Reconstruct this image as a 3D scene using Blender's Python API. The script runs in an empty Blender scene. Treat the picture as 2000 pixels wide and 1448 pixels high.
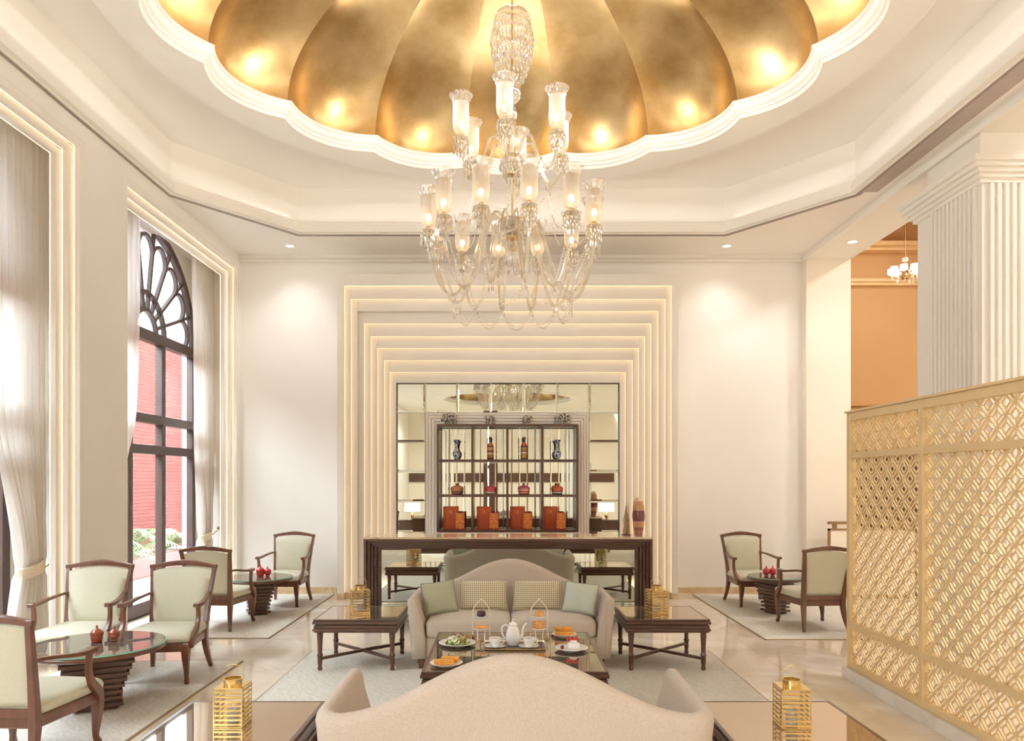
import bpy, bmesh, math, random
from mathutils import Vector, Matrix, Euler, noise
random.seed(7)
PI = math.pi
C = bpy.context.scene.collection
SC = bpy.context.scene

# ---------------------------------------------------------------- camera, world, lights, exposure
F = 1450.0; VX = 988.0; VY = 937.0; EYE = 1.65
cam_data = bpy.data.cameras.new('camera'); cam = bpy.data.objects.new('camera', cam_data); C.objects.link(cam)
cam.location = (0, 0, EYE); cam.rotation_euler = (PI/2, 0, 0)
cam_data.sensor_width = 36.0; cam_data.lens = 36.0*F/2000.0
cam_data.shift_x = (1000-VX)/2000.0; cam_data.shift_y = (VY-724.0)/2000.0
cam_data.clip_start = 0.05; cam_data.clip_end = 200
SC.camera = cam

world = bpy.data.worlds.new('sky_world'); SC.world = world; world.use_nodes = True
wn = world.node_tree.nodes; bg = wn['Background']
bg.inputs[0].default_value = (0.80, 0.90, 1.0, 1); bg.inputs[1].default_value = 19.0

SC.view_settings.view_transform = 'Standard'; SC.view_settings.look = 'None'
SC.view_settings.exposure = 0.66; SC.view_settings.gamma = 1.0
SC.view_settings.use_curve_mapping = False
cy = SC.cycles
cy.use_denoising = True
cy.max_bounces = 12; cy.diffuse_bounces = 6; cy.glossy_bounces = 6; cy.transmission_bounces = 6; cy.transparent_max_bounces = 24
cy.sample_clamp_indirect = 6.0; cy.caustics_reflective = False; cy.caustics_refractive = False
cy.blur_glossy = 1.0

def light(name, kind, loc, power, color=(1, .82, .6), rot=(0, 0, 0), **kw):
    d = bpy.data.lights.new(name, kind); o = bpy.data.objects.new(name, d); C.objects.link(o)
    o.location = loc; o.rotation_euler = rot; d.energy = power; d.color = color
    for k, v in kw.items(): setattr(d, k, v)
    return o

WARM = (1.0, .95, .86); SOFT = (1.0, .99, .97)
CX, CYY = 0.065, 6.05            # centre of the dome
ZRING = 5.35; ZTRAY = 5.50; ZSOF = 4.89; ZBEAM = 4.81
WIN = [(-4.27, -1.06), (-.35, 2.86), (3.57, 6.78), (7.49, 10.70)]
# daylight through the windows (portals only steer the sky light)
for a, b in WIN:
    o = light('window_portal', 'AREA', (-4.62, (a+b)/2, 2.4), 1, rot=(0, -PI/2, 0), shape='RECTANGLE', size=4.7, size_y=3.0)
    o.data.cycles.is_portal = True
sun = light('sun', 'SUN', (0, 0, 20), 1.2, (1, .95, .86), rot=(0.25, math.radians(38), 0), angle=.03)
# unseen spots added on the ledge inside the dome to light the gold
for k in range(16):
    a = k*PI/8
    light('dome_fill_spot', 'SPOT', (CX+2.80*math.sin(a), CYY+2.80*math.cos(a), ZRING+.24), 36, WARM, rot=(PI/2+.20, 0, PI-a), spot_size=1.7, spot_blend=.6, shadow_soft_size=.12)
# unseen spots added round the chandelier to brighten the foot of each lobe
for k in range(16):
    a = k*PI/8
    light('lobe_highlight_spot', 'SPOT', (.052+.52*math.sin(a), CYY+.52*math.cos(a), 4.78), 60, WARM, rot=(PI/2+.46, 0, -a), spot_size=.95, spot_blend=.7, shadow_soft_size=.40)
# unseen area lights added above the tray cornice as ceiling fill
for (ax, ay), (bx, by) in (((-2.7, 9.74), (2.85, 9.74)), ((2.95, 9.68), (3.85, 8.45)), ((3.90, 8.3), (3.90, 3.8)), ((3.85, 3.65), (2.95, 2.42)), ((2.85, 2.36), (-2.7, 2.36)), ((-2.8, 2.42), (-3.7, 3.65)), ((-3.74, 3.8), (-3.74, 8.3)), ((-3.7, 8.45), (-2.8, 9.68))):
    L_ = math.hypot(bx-ax, by-ay)
    light('tray_fill_light', 'AREA', ((ax+bx)/2, (ay+by)/2, ZSOF+.17), 0.13*L_, SOFT, rot=(PI, 0, math.atan2(by-ay, bx-ax)), shape='RECTANGLE', size=L_, size_y=.05)
# recessed lamps: three in view, the others unseen spots added along soffit and beam as fill
DOWN = [(-2.99, 10.28, ZSOF), (3.06, 10.28, ZSOF), (4.60, 9.85, ZBEAM)]
for x, y, z in DOWN + [(4.6, 7.2, ZBEAM), (4.6, 4.6, ZBEAM), (4.6, 2.2, ZBEAM), (-3.0, 1.8, ZSOF), (3.0, 1.8, ZSOF), (-3.2, 9.9, ZSOF), (3.2, 9.9, ZSOF)][:8]:
    light('recessed_and_fill_light', 'SPOT', (x, y, z-.03), 17, SOFT, spot_size=2.2, spot_blend=.9, shadow_soft_size=.06)
for x in (-2.4, 2.5):
    for y in (-5.2, -1.6):
        light('rear_fill_light', 'SPOT', (x, y, 4.26), 210, SOFT, spot_size=2.7, spot_blend=.9, shadow_soft_size=.07)  # added spots without fixtures, filling the lounge from behind the camera
for x, y, p in ((6.6, 12.4, 20), (7.3, 8.6, 90), (7.0, 4.6, 90)):
    light('hall_fill_light', 'AREA', (x, y, 6.2), p, SOFT, shape='DISK', size=.8)  # unseen disc lights without fixtures, filling the hall

# ---------------------------------------------------------------- helpers
def P(x, y, Y):
    """pixel of the 2000 x 1448 photo at depth Y -> point"""
    return Vector(((x-VX)*Y/F, Y, EYE+(VY-y)*Y/F))
def hexc(h):
    h = h.lstrip('#'); c = [int(h[i:i+2], 16)/255 for i in (0, 2, 4)]
    return tuple(v/12.92 if v <= .04045 else ((v+.055)/1.055)**2.4 for v in c)

def catmull(pts, lists, k):
    n = len(pts); L = [list(l) if isinstance(l, (list, tuple)) else [l]*n for l in lists]
    rows = [tuple(p)+tuple(l[i] for l in L) for i, p in enumerate(pts)]; out = []
    for i in range(n-1):
        a, b, c, d = rows[max(0, i-1)], rows[i], rows[i+1], rows[min(n-1, i+2)]
        for q in range(k):
            t = q/k
            out.append([.5*(2*b[j]+(c[j]-a[j])*t+(2*a[j]-5*b[j]+4*c[j]-d[j])*t*t+(3*b[j]-3*c[j]+d[j]-a[j])*t**3) for j in range(len(b))])
    out.append(list(rows[-1]))
    return [o[:3] for o in out], [[max(1e-4, o[3+m]) for o in out] for m in range(len(L))]
class MB:
    """collects shapes and links them as ONE mesh object"""
    def __init__(s): s.bm = bmesh.new()
    def box(s, x0, x1, y0, y1, z0, z1, M=None):
        vs = [s.bm.verts.new((x, y, z)) for x in (x0, x1) for y in (y0, y1) for z in (z0, z1)]
        for f in ((0, 1, 3, 2), (4, 6, 7, 5), (0, 4, 5, 1), (2, 3, 7, 6), (0, 2, 6, 4), (1, 5, 7, 3)):
            s.bm.faces.new([vs[i] for i in f])
        if M is not None:
            for v in vs: v.co = M @ v.co
        return s
    def cbox(s, c, size, rot=(0, 0, 0)):
        M = Matrix.Translation(c) @ Euler(rot).to_matrix().to_4x4()
        a, b, d = (v/2 for v in size)
        return s.box(-a, a, -b, b, -d, d, M)
    def rings(s, rings, cap=True, closed=True):
        """rings: lists of points, all the same length; skins between them"""
        R = [[s.bm.verts.new(p) for p in r] for r in rings]
        n = len(R[0])
        for a, b in zip(R, R[1:]):
            for i in range(n if closed else n-1):
                j = (i+1) % n
                try: s.bm.faces.new((a[i], a[j], b[j], b[i]))
                except ValueError: pass
        if cap and closed:
            for r in (R[0], R[-1]):
                try: s.bm.faces.new(r)
                except ValueError: pass
        return s
    def lathe(s, prof, n=24, c=(0, 0, 0), M=None, cap=True):
        """prof: [(r, z)]"""
        c = Vector(c); R = []
        for r, z in prof:
            ring = [Vector((max(r, 1e-4)*math.cos(2*PI*i/n), max(r, 1e-4)*math.sin(2*PI*i/n), z)) for i in range(n)]
            R.append([(M @ p if M is not None else p)+c for p in ring])
        return s.rings(R, cap)
    def tube(s, pts, r, n=8, closed=False, cap=True, sub=0):
        if sub and not closed: pts, (r,) = catmull(pts, [r], sub)
        pts = [Vector(p) for p in pts]; N = len(pts)
        rr = r if isinstance(r, (list, tuple)) else [r]*N
        up = None; R = []
        for i, p in enumerate(pts):
            if closed: t = pts[(i+1) % N]-pts[i-1]
            else: t = pts[min(i+1, N-1)]-pts[max(i-1, 0)]
            if t.length < 1e-9: t = Vector((0, 0, 1))
            t.normalize()
            if up is None: up = Vector((0, 0, 1)) if abs(t.z) < .9 else Vector((1, 0, 0))
            u = (up-t*up.dot(t))
            if u.length < 1e-4: u = t.orthogonal()
            u.normalize(); up = u; v = t.cross(u)
            R.append([p+(u*math.cos(2*PI*k/n)+v*math.sin(2*PI*k/n))*rr[i] for k in range(n)])
        if closed: R.append(R[0])
        return s.rings(R, cap and not closed)
    def bar(s, pts, side, w, h, sub=0):
        """rectangular section swept along pts; side = width direction; w,h may be lists"""
        if sub: pts, (w, h) = catmull(pts, [w, h], sub)
        pts = [Vector(p) for p in pts]; N = len(pts); side = Vector(side).normalized(); R = []
        for i, p in enumerate(pts):
            t = (pts[min(i+1, N-1)]-pts[max(i-1, 0)]).normalized()
            sd = (side-t*side.dot(t)).normalized(); u = t.cross(sd)
            W = (w[i] if isinstance(w, (list, tuple)) else w)/2; H = (h[i] if isinstance(h, (list, tuple)) else h)/2
            R.append([p+sd*W+u*H, p-sd*W+u*H, p-sd*W-u*H, p+sd*W-u*H])
        return s.rings(R)
    def sphere(s, c, r, seg=12, rin=8, M=None):
        sx, sy, sz = r if isinstance(r, (tuple, list)) else (r, r, r)
        R = []
        for j in range(rin+1):
            a = -PI/2+PI*j/rin
            ring = []
            for i in range(seg):
                b = 2*PI*i/seg
                p = Vector((sx*max(math.cos(a), 1e-3)*math.cos(b), sy*max(math.cos(a), 1e-3)*math.sin(b), sz*math.sin(a)))
                ring.append((M @ p if M is not None else p)+Vector(c))
            R.append(ring)
        return s.rings(R)
    def gem(s, c, r, h):
        """small faceted drop"""
        c = Vector(c); n = 5
        mid = [s.bm.verts.new(c+Vector((r*math.cos(2*PI*i/n), r*math.sin(2*PI*i/n), -h*.62))) for i in range(n)]
        a = s.bm.verts.new(c); b = s.bm.verts.new(c+Vector((0, 0, -h)))
        for i in range(n):
            s.bm.faces.new((a, mid[i], mid[(i+1) % n])); s.bm.faces.new((b, mid[(i+1) % n], mid[i]))
        return s
    def poly(s, outline, axis, a, b):
        """extrude a 2D outline between a and b along an axis"""
        def pt(u, v, w): return {'x': (w, u, v), 'y': (u, w, v), 'z': (u, v, w)}[axis]
        return s.rings([[Vector(pt(u, v, a)) for u, v in outline], [Vector(pt(u, v, b)) for u, v in outline]])
    def fill(s, loops):
        es = []
        for L in loops:
            vs = [s.bm.verts.new(p) for p in L]
            es += [s.bm.edges.new((vs[i], vs[(i+1) % len(vs)])) for i in range(len(vs))]
        bmesh.ops.triangle_fill(s.bm, use_beauty=True, use_dissolve=False, edges=es)
        return s
    def build(s, name, m, parent=None, smooth=False, bevel=0, seg=2, sub=0, angle=40, recalc=True, loc=None):
        if recalc: bmesh.ops.recalc_face_normals(s.bm, faces=s.bm.faces[:])
        me = bpy.data.meshes.new(name); s.bm.to_mesh(me); s.bm.free()
        o = bpy.data.objects.new(name, me); C.objects.link(o)
        for mm in (m if isinstance(m, (list, tuple)) else [m]): me.materials.append(mm)
        if smooth:
            for p in me.polygons: p.use_smooth = True
            if angle < 180:
                try: me.set_sharp_from_angle(angle=math.radians(angle))
                except Exception: pass
        if bevel:
            b = o.modifiers.new('bevel', 'BEVEL'); b.width = bevel; b.segments = seg; b.limit_method = 'ANGLE'; b.angle_limit = math.radians(35)
            b.harden_normals = False
        if sub:
            b = o.modifiers.new('sub', 'SUBSURF'); b.levels = sub; b.render_levels = sub
        if parent is not None: o.parent = parent
        if loc is not None: o.location = loc
        return o

def tag(o, label, cat, group=None):
    o['label'] = label; o['category'] = cat
    if group: o['group'] = group
    return o
def thing(name, label, cat, loc=(0, 0, 0), rotz=0, group=None):
    o = bpy.data.objects.new(name, None); C.objects.link(o)
    o.empty_display_size = .1; o.location = loc; o.rotation_euler = (0, 0, rotz)
    return tag(o, label, cat, group)
def struct(o): o['kind'] = 'structure'; return o
def dup(root, loc, rotz=0, label=None, scale=None):
    def cp(o, parent):
        c = o.copy(); C.objects.link(c)
        if parent is not None: c.parent = parent
        for ch in [x for x in bpy.data.objects if x.parent == o]: kids.append((ch, c))
        return c
    kids = []; r = cp(root, None); r.location = loc; r.rotation_euler = (0, 0, rotz)
    if label: r['label'] = label
    if scale: r.scale = scale
    while kids:
        ch, par = kids.pop(0); cp(ch, par)
    return r

# ---------------------------------------------------------------- materials
def base_mat(name):
    m = bpy.data.materials.new(name); m.use_nodes = True
    nt = m.node_tree; return m, nt.nodes, nt.links, nt.nodes['Principled BSDF']
def mat(name, col, rough=.6, metal=0, var=.06, scale=6, bump=0, bscale=80, coat=0, spec=.5, sheen=0, stretch=(1, 1, 1), detail=4):
    m, N, L, b = base_mat(name)
    c = hexc(col) if isinstance(col, str) else col
    tc = N.new('ShaderNodeTexCoord'); mp = N.new('ShaderNodeMapping'); mp.inputs['Scale'].default_value = stretch
    L.new(tc.outputs['Object'], mp.inputs[0])
    nz = N.new('ShaderNodeTexNoise'); nz.inputs['Scale'].default_value = scale; nz.inputs['Detail'].default_value = detail
    L.new(mp.outputs[0], nz.inputs[0])
    rp = N.new('ShaderNodeValToRGB')
    rp.color_ramp.elements[0].position = .3; rp.color_ramp.elements[1].position = .7
    rp.color_ramp.elements[0].color = tuple(v*(1-var) for v in c)+(1,)
    rp.color_ramp.elements[1].color = tuple(min(1, v*(1+var)) for v in c)+(1,)
    L.new(nz.outputs['Fac'], rp.inputs[0]); L.new(rp.outputs[0], b.inputs['Base Color'])
    b.inputs['Roughness'].default_value = rough; b.inputs['Metallic'].default_value = metal
    b.inputs['Coat Weight'].default_value = coat; b.inputs['Coat Roughness'].default_value = .08
    b.inputs['Specular IOR Level'].default_value = spec; b.inputs['Sheen Weight'].default_value = sheen
    if bump:
        n2 = N.new('ShaderNodeTexNoise'); n2.inputs['Scale'].default_value = bscale; n2.inputs['Detail'].default_value = 3
        L.new(mp.outputs[0], n2.inputs[0])
        bp = N.new('ShaderNodeBump'); bp.inputs['Strength'].default_value = bump; bp.inputs['Distance'].default_value = .002
        L.new(n2.outputs['Fac'], bp.inputs['Height']); L.new(bp.outputs[0], b.inputs['Normal'])
    return m
def emis(name, col, strength):
    m, N, L, b = base_mat(name)
    c = hexc(col) if isinstance(col, str) else col
    b.inputs['Base Color'].default_value = c+(1,)
    b.inputs['Emission Color'].default_value = c+(1,); b.inputs['Emission Strength'].default_value = strength
    return m
def fabric(name, c1, c2, scale=260, bump=.35, rough=.9):
    """woven cloth: two crossed wave threads"""
    m, N, L, b = base_mat(name)
    tc = N.new('ShaderNodeTexCoord')
    w1 = N.new('ShaderNodeTexNoise'); w1.inputs['Scale'].default_value = scale
    mp1 = N.new('ShaderNodeMapping'); mp1.inputs['Scale'].default_value = (.12, .12, 1); L.new(tc.outputs['Object'], mp1.inputs[0]); L.new(mp1.outputs[0], w1.inputs[0])
    w2 = N.new('ShaderNodeTexNoise'); w2.inputs['Scale'].default_value = scale
    mp2 = N.new('ShaderNodeMapping'); mp2.inputs['Scale'].default_value = (1, 1, .12); L.new(tc.outputs['Object'], mp2.inputs[0]); L.new(mp2.outputs[0], w2.inputs[0])
    ad = N.new('ShaderNodeMath'); ad.operation = 'ADD'; L.new(w1.outputs['Fac'], ad.inputs[0]); L.new(w2.outputs['Fac'], ad.inputs[1])
    hf = N.new('ShaderNodeMath'); hf.operation = 'MULTIPLY'; hf.inputs[1].default_value = .5; L.new(ad.outputs[0], hf.inputs[0])
    rp = N.new('ShaderNodeValToRGB'); rp.color_ramp.elements[0].position = .4; rp.color_ramp.elements[1].position = .6
    rp.color_ramp.elements[0].color = hexc(c1)+(1,); rp.color_ramp.elements[1].color = hexc(c2)+(1,)
    L.new(hf.outputs[0], rp.inputs[0]); L.new(rp.outputs[0], b.inputs['Base Color'])
    bp = N.new('ShaderNodeBump'); bp.inputs['Strength'].default_value = bump; bp.inputs['Distance'].default_value = .0015
    L.new(hf.outputs[0], bp.inputs['Height']); L.new(bp.outputs[0], b.inputs['Normal'])
    b.inputs['Roughness'].default_value = rough; b.inputs['Sheen Weight'].default_value = .15; b.inputs['Specular IOR Level'].default_value = .2
    return m
def marble(name, c1, c2, c3, rough=.08, tile=1.2, seam=True, scale=.9):
    m, N, L, b = base_mat(name)
    tc = N.new('ShaderNodeTexCoord')
    nz = N.new('ShaderNodeTexNoise'); nz.inputs['Scale'].default_value = scale; nz.inputs['Detail'].default_value = 8; nz.inputs['Distortion'].default_value = 1.6
    L.new(tc.outputs['Object'], nz.inputs[0])
    rp = N.new('ShaderNodeValToRGB'); e = rp.color_ramp.elements
    e[0].position = .35; e[0].color = hexc(c1)+(1,); e[1].position = .62; e[1].color = hexc(c2)+(1,)
    x = e.new(.5); x.color = hexc(c3)+(1,)
    L.new(nz.outputs['Fac'], rp.inputs[0])
    last = rp.outputs[0]
    if seam:
        bk = N.new('ShaderNodeTexBrick'); bk.offset = 0; bk.inputs['Scale'].default_value = 1
        bk.inputs['Brick Width'].default_value = tile; bk.inputs['Row Height'].default_value = tile; bk.inputs['Mortar Size'].default_value = .004
        bk.inputs['Color1'].default_value = (1, 1, 1, 1); bk.inputs['Color2'].default_value = (.93, .92, .90, 1); bk.inputs['Mortar'].default_value = (.8, .76, .7, 1)
        L.new(tc.outputs['Object'], bk.inputs[0])
        mx = N.new('ShaderNodeMix'); mx.data_type = 'RGBA'; mx.blend_type = 'MULTIPLY'; mx.inputs[0].default_value = 1
        L.new(rp.outputs[0], mx.inputs[6]); L.new(bk.outputs[0], mx.inputs[7]); last = mx.outputs[2]
    L.new(last, b.inputs['Base Color']); b.inputs['Roughness'].default_value = rough
    b.inputs['Specular IOR Level'].default_value = .6
    return m
def clear(name, tint, trans, rough=.05, diffuse=0.0, dcol=(1, 1, 1), fres=.12, mx_=1.0):
    """thin glass / frosted glass without refraction: mostly transparent plus gloss, optional milky share"""
    m, N, L, b = base_mat(name); N.remove(b)
    out = N['Material Output']
    tr = N.new('ShaderNodeBsdfTransparent'); tr.inputs[0].default_value = tint+(1,)
    gl = N.new('ShaderNodeBsdfGlossy'); gl.inputs['Roughness'].default_value = rough; gl.inputs[0].default_value = (1, 1, 1, 1)
    fr = N.new('ShaderNodeLayerWeight'); fr.inputs[0].default_value = fres
    mp = N.new('ShaderNodeMapRange'); mp.inputs['To Min'].default_value = 1-trans; mp.inputs['To Max'].default_value = mx_
    L.new(fr.outputs['Facing'], mp.inputs[0])
    mx = N.new('ShaderNodeMixShader'); L.new(mp.outputs[0], mx.inputs[0]); L.new(tr.outputs[0], mx.inputs[1]); L.new(gl.outputs[0], mx.inputs[2])
    last = mx
    if diffuse:
        df = N.new('ShaderNodeBsdfDiffuse'); df.inputs[0].default_value = dcol+(1,)
        tl = N.new('ShaderNodeBsdfTranslucent'); tl.inputs[0].default_value = dcol+(1,)
        m1 = N.new('ShaderNodeMixShader'); m1.inputs[0].default_value = .6; L.new(df.outputs[0], m1.inputs[1]); L.new(tl.outputs[0], m1.inputs[2])
        m2 = N.new('ShaderNodeMixShader'); m2.inputs[0].default_value = diffuse; L.new(last.outputs[0], m2.inputs[1]); L.new(m1.outputs[0], m2.inputs[2]); last = m2
    L.new(last.outputs[0], out.inputs[0])
    return m

M_WALL = mat('painted_wall', '#F6F2EC', .75, var=.015, scale=1.5, spec=.25)
M_WALLR = mat('warm_painted_wall', '#F4EBDC', .75, var=.015, scale=1.5, spec=.25)
M_CEIL = mat('ceiling_paint', '#F5F0E8', .8, var=.01, scale=1, spec=.2)
M_TRIM = mat('white_trim', '#F7F3EC', .55, var=.01, scale=2, spec=.3)
M_STEP = mat('stepped_trim', '#F5F0E8', .5, var=.012, scale=2, spec=.3)
M_OCHRE = mat('ochre_wall', '#CFA878', .8, var=.03, scale=1.2, spec=.2)
M_FLOOR = marble('polished_marble', '#EDE2D2', '#F6EFE4', '#E5D6C0')
M_SKIRT = marble('skirting_marble', '#D8BE98', '#E4CFAE', '#CDB088', .15, seam=False, scale=3)
M_KERB = marble('white_marble', '#F2EEE8', '#E6E0D8', '#EDE8E0', .2, seam=False, scale=2)
M_DARK = mat('dark_wood', '#5A3A2A', .32, var=.25, scale=5, stretch=(1, 1, 8), coat=.35, detail=6)
M_CHAIRW = mat('walnut_wood', '#6A3F2A', .3, var=.22, scale=6, stretch=(3, 3, 1), coat=.4, detail=6)
M_FRAME = mat('window_wood', '#4A362E', .45, var=.12, scale=6)
M_LED = emis('led_strip', '#FFE0B2', 1.35)
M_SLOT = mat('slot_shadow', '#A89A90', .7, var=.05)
M_MIRROR = None
def mirror_mat():
    m, N, L, b = base_mat('mirror_glass')
    b.inputs['Base Color'].default_value = (.68, .72, .66, 1); b.inputs['Metallic'].default_value = 1; b.inputs['Roughness'].default_value = .01
    return m
M_MIRROR = mirror_mat()
M_PANE = clear('window_glass', (.97, .985, .98), .95, .02, mx_=.22)
M_FROST = clear('frosted_glass', (1, 1, 1), .9, .3, diffuse=.75, dcol=(.95, .96, .97))
# ================================================================ the room
struct(MB().box(-4.6, 9.2, -8, 15, -.12, 0).build('floor', M_FLOOR))
# back wall with a marble skirting
struct(MB().box(-4.6, 4.32, 10.78, 11.0, 0, 5.6).build('wall_back', M_WALL))
struct(MB().box(-3.85, -2.33, 10.755, 10.78, 0, .085).box(2.38, 4.30, 10.755, 10.78, 0, .085).build('baseboard_back', M_SKIRT))
struct(MB().box(-3.85, 4.30, 10.72, 10.78, 4.80, 4.84).box(-3.85, 4.30, 10.69, 10.78, 4.84, 4.90).build('trim_1', M_TRIM, bevel=.008))
# left wall: piers and header
w = MB()
ys = [-8.0]+[v for ab in WIN for v in ab]+[10.78]
for i in range(0, len(ys), 2): w.box(-4.6, -3.85, ys[i], ys[i+1], 0, 5.6)
for a, b in WIN: w.box(-4.6, -3.85, a, b, 4.73, 5.6)
struct(w.build('wall_left', M_WALL))
# right: pier, beam, hall
struct(MB().box(4.30, 4.94, 10.63, 11.3, 0, 6.5).build('pillar', M_WALLR, bevel=.004))
struct(MB().box(4.30, 4.94, -8, 10.95, ZBEAM, 6.5).build('ceiling_beam', M_CEIL))
struct(MB().box(4.275, 4.30, -8, 10.76, ZBEAM-.012, ZSOF).build('trim_2', M_TRIM))
struct(MB().box(4.94, 9.2, 14.0, 14.2, 0, 6.5).build('wall_hall', M_OCHRE))
struct(MB().box(4.80, 4.94, 11.3, 14.0, 0, 6.5).build('wall_hall_side', M_OCHRE))
struct(MB().box(9.0, 9.2, -8, 14, 0, 6.5).build('wall_right', M_WALLR))
struct(MB().box(4.94, 9.2, -8, 14.2, 6.5, 6.6).build('ceiling_hall', M_OCHRE))
struct(MB().box(4.94, 9.0, 13.93, 14, 5.30, 5.36).box(4.94, 9.0, 13.90, 14, 5.36, 5.42).box(4.94, 9, 13.8, 14, 5.92, 5.98).box(4.94, 9, 13.7, 14, 5.98, 6.06).build('trim_3', mat('hall_cornice', '#E7C794', .6)))
struct(MB().box(4.94, 9.0, 13.95, 14, 2.95, 2.99).box(4.94, 9.0, 13.93, 14, 3.03, 3.06).build('trim_4', mat('hall_rail', '#C79A5E', .6)))
struct(MB().box(6.5, 7.75, 13.94, 14.0, 0, 2.2).build('door_1', M_DARK))
struct(MB().box(-4.6, 9.2, -8.2, -8, 0, 6.5).build('wall_front', M_WALLR))

# ceiling: soffit with an octagonal opening, tray walls, upper plane, ring, scalloped rim, gold dome
OX0, OX1, OY0, OY1 = -3.80, 3.96, 2.30, 9.80
k1, k2 = 1.07, 1.37
octo = [(OX0+k1, OY1), (OX1-k1, OY1), (OX1, OY1-k2), (OX1, OY0+k2), (OX1-k1, OY0), (OX0+k1, OY0), (OX0, OY0+k2), (OX0, OY1-k2)]
YR = 1.3
def lp(pts, z): return [Vector((x, y, z)) for x, y in pts]
s_ = MB(); s_.fill([lp([(-3.86, YR), (4.30, YR), (4.30, 10.78), (-3.86, 10.78)], ZSOF), lp(octo, ZSOF)])
struct(s_.build('ceiling', M_CEIL))
def off(pts, d):
    cx, cy_ = CX, 6.05
    out = []
    n = len(pts)
    for i in range(n):
        p0, p1, p2 = Vector(pts[i-1]), Vector(pts[i]), Vector(pts[(i+1) % n])
        def nrm(a, b):
            t = (b-a).normalized(); nn = Vector((-t.y, t.x))
            return nn if nn.dot(Vector((cx, cy_))-a) > 0 else -nn
        n1, n2 = nrm(p0, p1), nrm(p1, p2); bis = (n1+n2).normalized()
        out.append(tuple(p1+bis*(d/max(.2, bis.dot(n1)))))
    return out
# cornice profile at the foot of the tray wall (inset d, height z) then the tray wall
prof = [(0, ZSOF), (-.0, ZSOF+.012), (.05, ZSOF+.014), (.05, ZSOF+.10), (.035, ZSOF+.11), (.035, ZSOF+.135), (0.0, ZSOF+.15), (-.01, ZSOF+.16), (-.01, ZTRAY)]
struct(MB().rings([lp(off(octo, d), z) for d, z in prof], cap=False).build('ceiling_tray', M_CEIL))
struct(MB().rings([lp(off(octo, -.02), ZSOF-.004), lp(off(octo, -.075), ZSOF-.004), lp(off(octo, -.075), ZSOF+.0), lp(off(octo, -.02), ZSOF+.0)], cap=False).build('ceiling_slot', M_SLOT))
def circ(r, z, n=256): return [Vector((CX+r*math.sin(2*PI*i/n), CYY+r*math.cos(2*PI*i/n), z)) for i in range(n)]
struct(MB().fill([lp(off(octo, -.012), ZTRAY), circ(3.20, ZTRAY, 96)]).build('ceiling_upper', M_CEIL))
def scal(r0, s, z, n=512, cx=CX, cyy=CYY):
    out = []
    for i in range(n):
        a = 2*PI*i/n
        u = ((a/(PI/8)+.5) % 1.0)*2-1           # cusps at half steps
        r = r0+s*(1-u*u)
        out.append(Vector((cx+r*math.sin(a), cyy+r*math.cos(a), z)))
    return out
def ring_and_dome(cx, cyy, k, z0, zt, tag2):
    def cc(r, z): return [Vector((cx+k*r*math.sin(2*PI*i/512), cyy+k*r*math.cos(2*PI*i/512), z)) for i in range(512)]
    def ss(r, s, z): return scal(k*r, k*s, z, 512, cx, cyy)
    R = [cc(3.29, zt), cc(3.29, z0+.02), cc(3.27, z0), ss(2.80, .17, z0), ss(2.79, .17, z0+.012), ss(2.79, .17, z0+.03), ss(2.765, .17, z0+.035), ss(2.765, .17, z0+.06),
         ss(2.735, .17, z0+.07), ss(2.72, .17, z0+.095), ss(2.72, .17, z0+.115), ss(2.695, .17, z0+.12), ss(2.695, .17, z0+.15), ss(2.80, .27, z0+.152)]
    struct(MB().rings(R, cap=False).build('ceiling_ring'+tag2, M_TRIM, smooth=True, angle=25))
    G = []
    hd = 1.15*k; nn = 28
    for j in range(nn+1):
        t = j/nn*PI/2
        rr = math.cos(t)**(2/2.2); zz = hd*math.sin(t)**(2/2.2)
        G.append(ss(2.76*max(rr, .004), .27*rr**.8, z0+.13+zz))
    struct(MB().rings(G, cap=False).build('ceiling_dome'+tag2, M_GOLD, smooth=True, angle=25))
def gold_mat():
    m, N, L, b = base_mat('gold_leaf')
    tc = N.new('ShaderNodeTexCoord')
    nz = N.new('ShaderNodeTexNoise'); nz.inputs['Scale'].default_value = 1.6; nz.inputs['Detail'].default_value = 6; nz.inputs['Roughness'].default_value = .6; L.new(tc.outputs['Object'], nz.inputs[0])
    rp = N.new('ShaderNodeValToRGB'); e = rp.color_ramp.elements
    e[0].position = .35; e[0].color = hexc('#B4935E')+(1,); e[1].position = .68; e[1].color = hexc('#D8BC8C')+(1,)
    L.new(nz.outputs['Fac'], rp.inputs[0]); L.new(rp.outputs[0], b.inputs['Base Color'])
    n2 = N.new('ShaderNodeTexNoise'); n2.inputs['Scale'].default_value = 22; n2.inputs['Detail'].default_value = 5; L.new(tc.outputs['Object'], n2.inputs[0])
    mr = N.new('ShaderNodeMapRange'); mr.inputs['To Min'].default_value = .28; mr.inputs['To Max'].default_value = .40; L.new(n2.outputs['Fac'], mr.inputs[0]); L.new(mr.outputs[0], b.inputs['Roughness'])
    b.inputs['Metallic'].default_value = .92
    return m
M_GOLD = gold_mat()
ring_and_dome(CX, CYY, 1.0, ZRING, ZTRAY, '')
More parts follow.
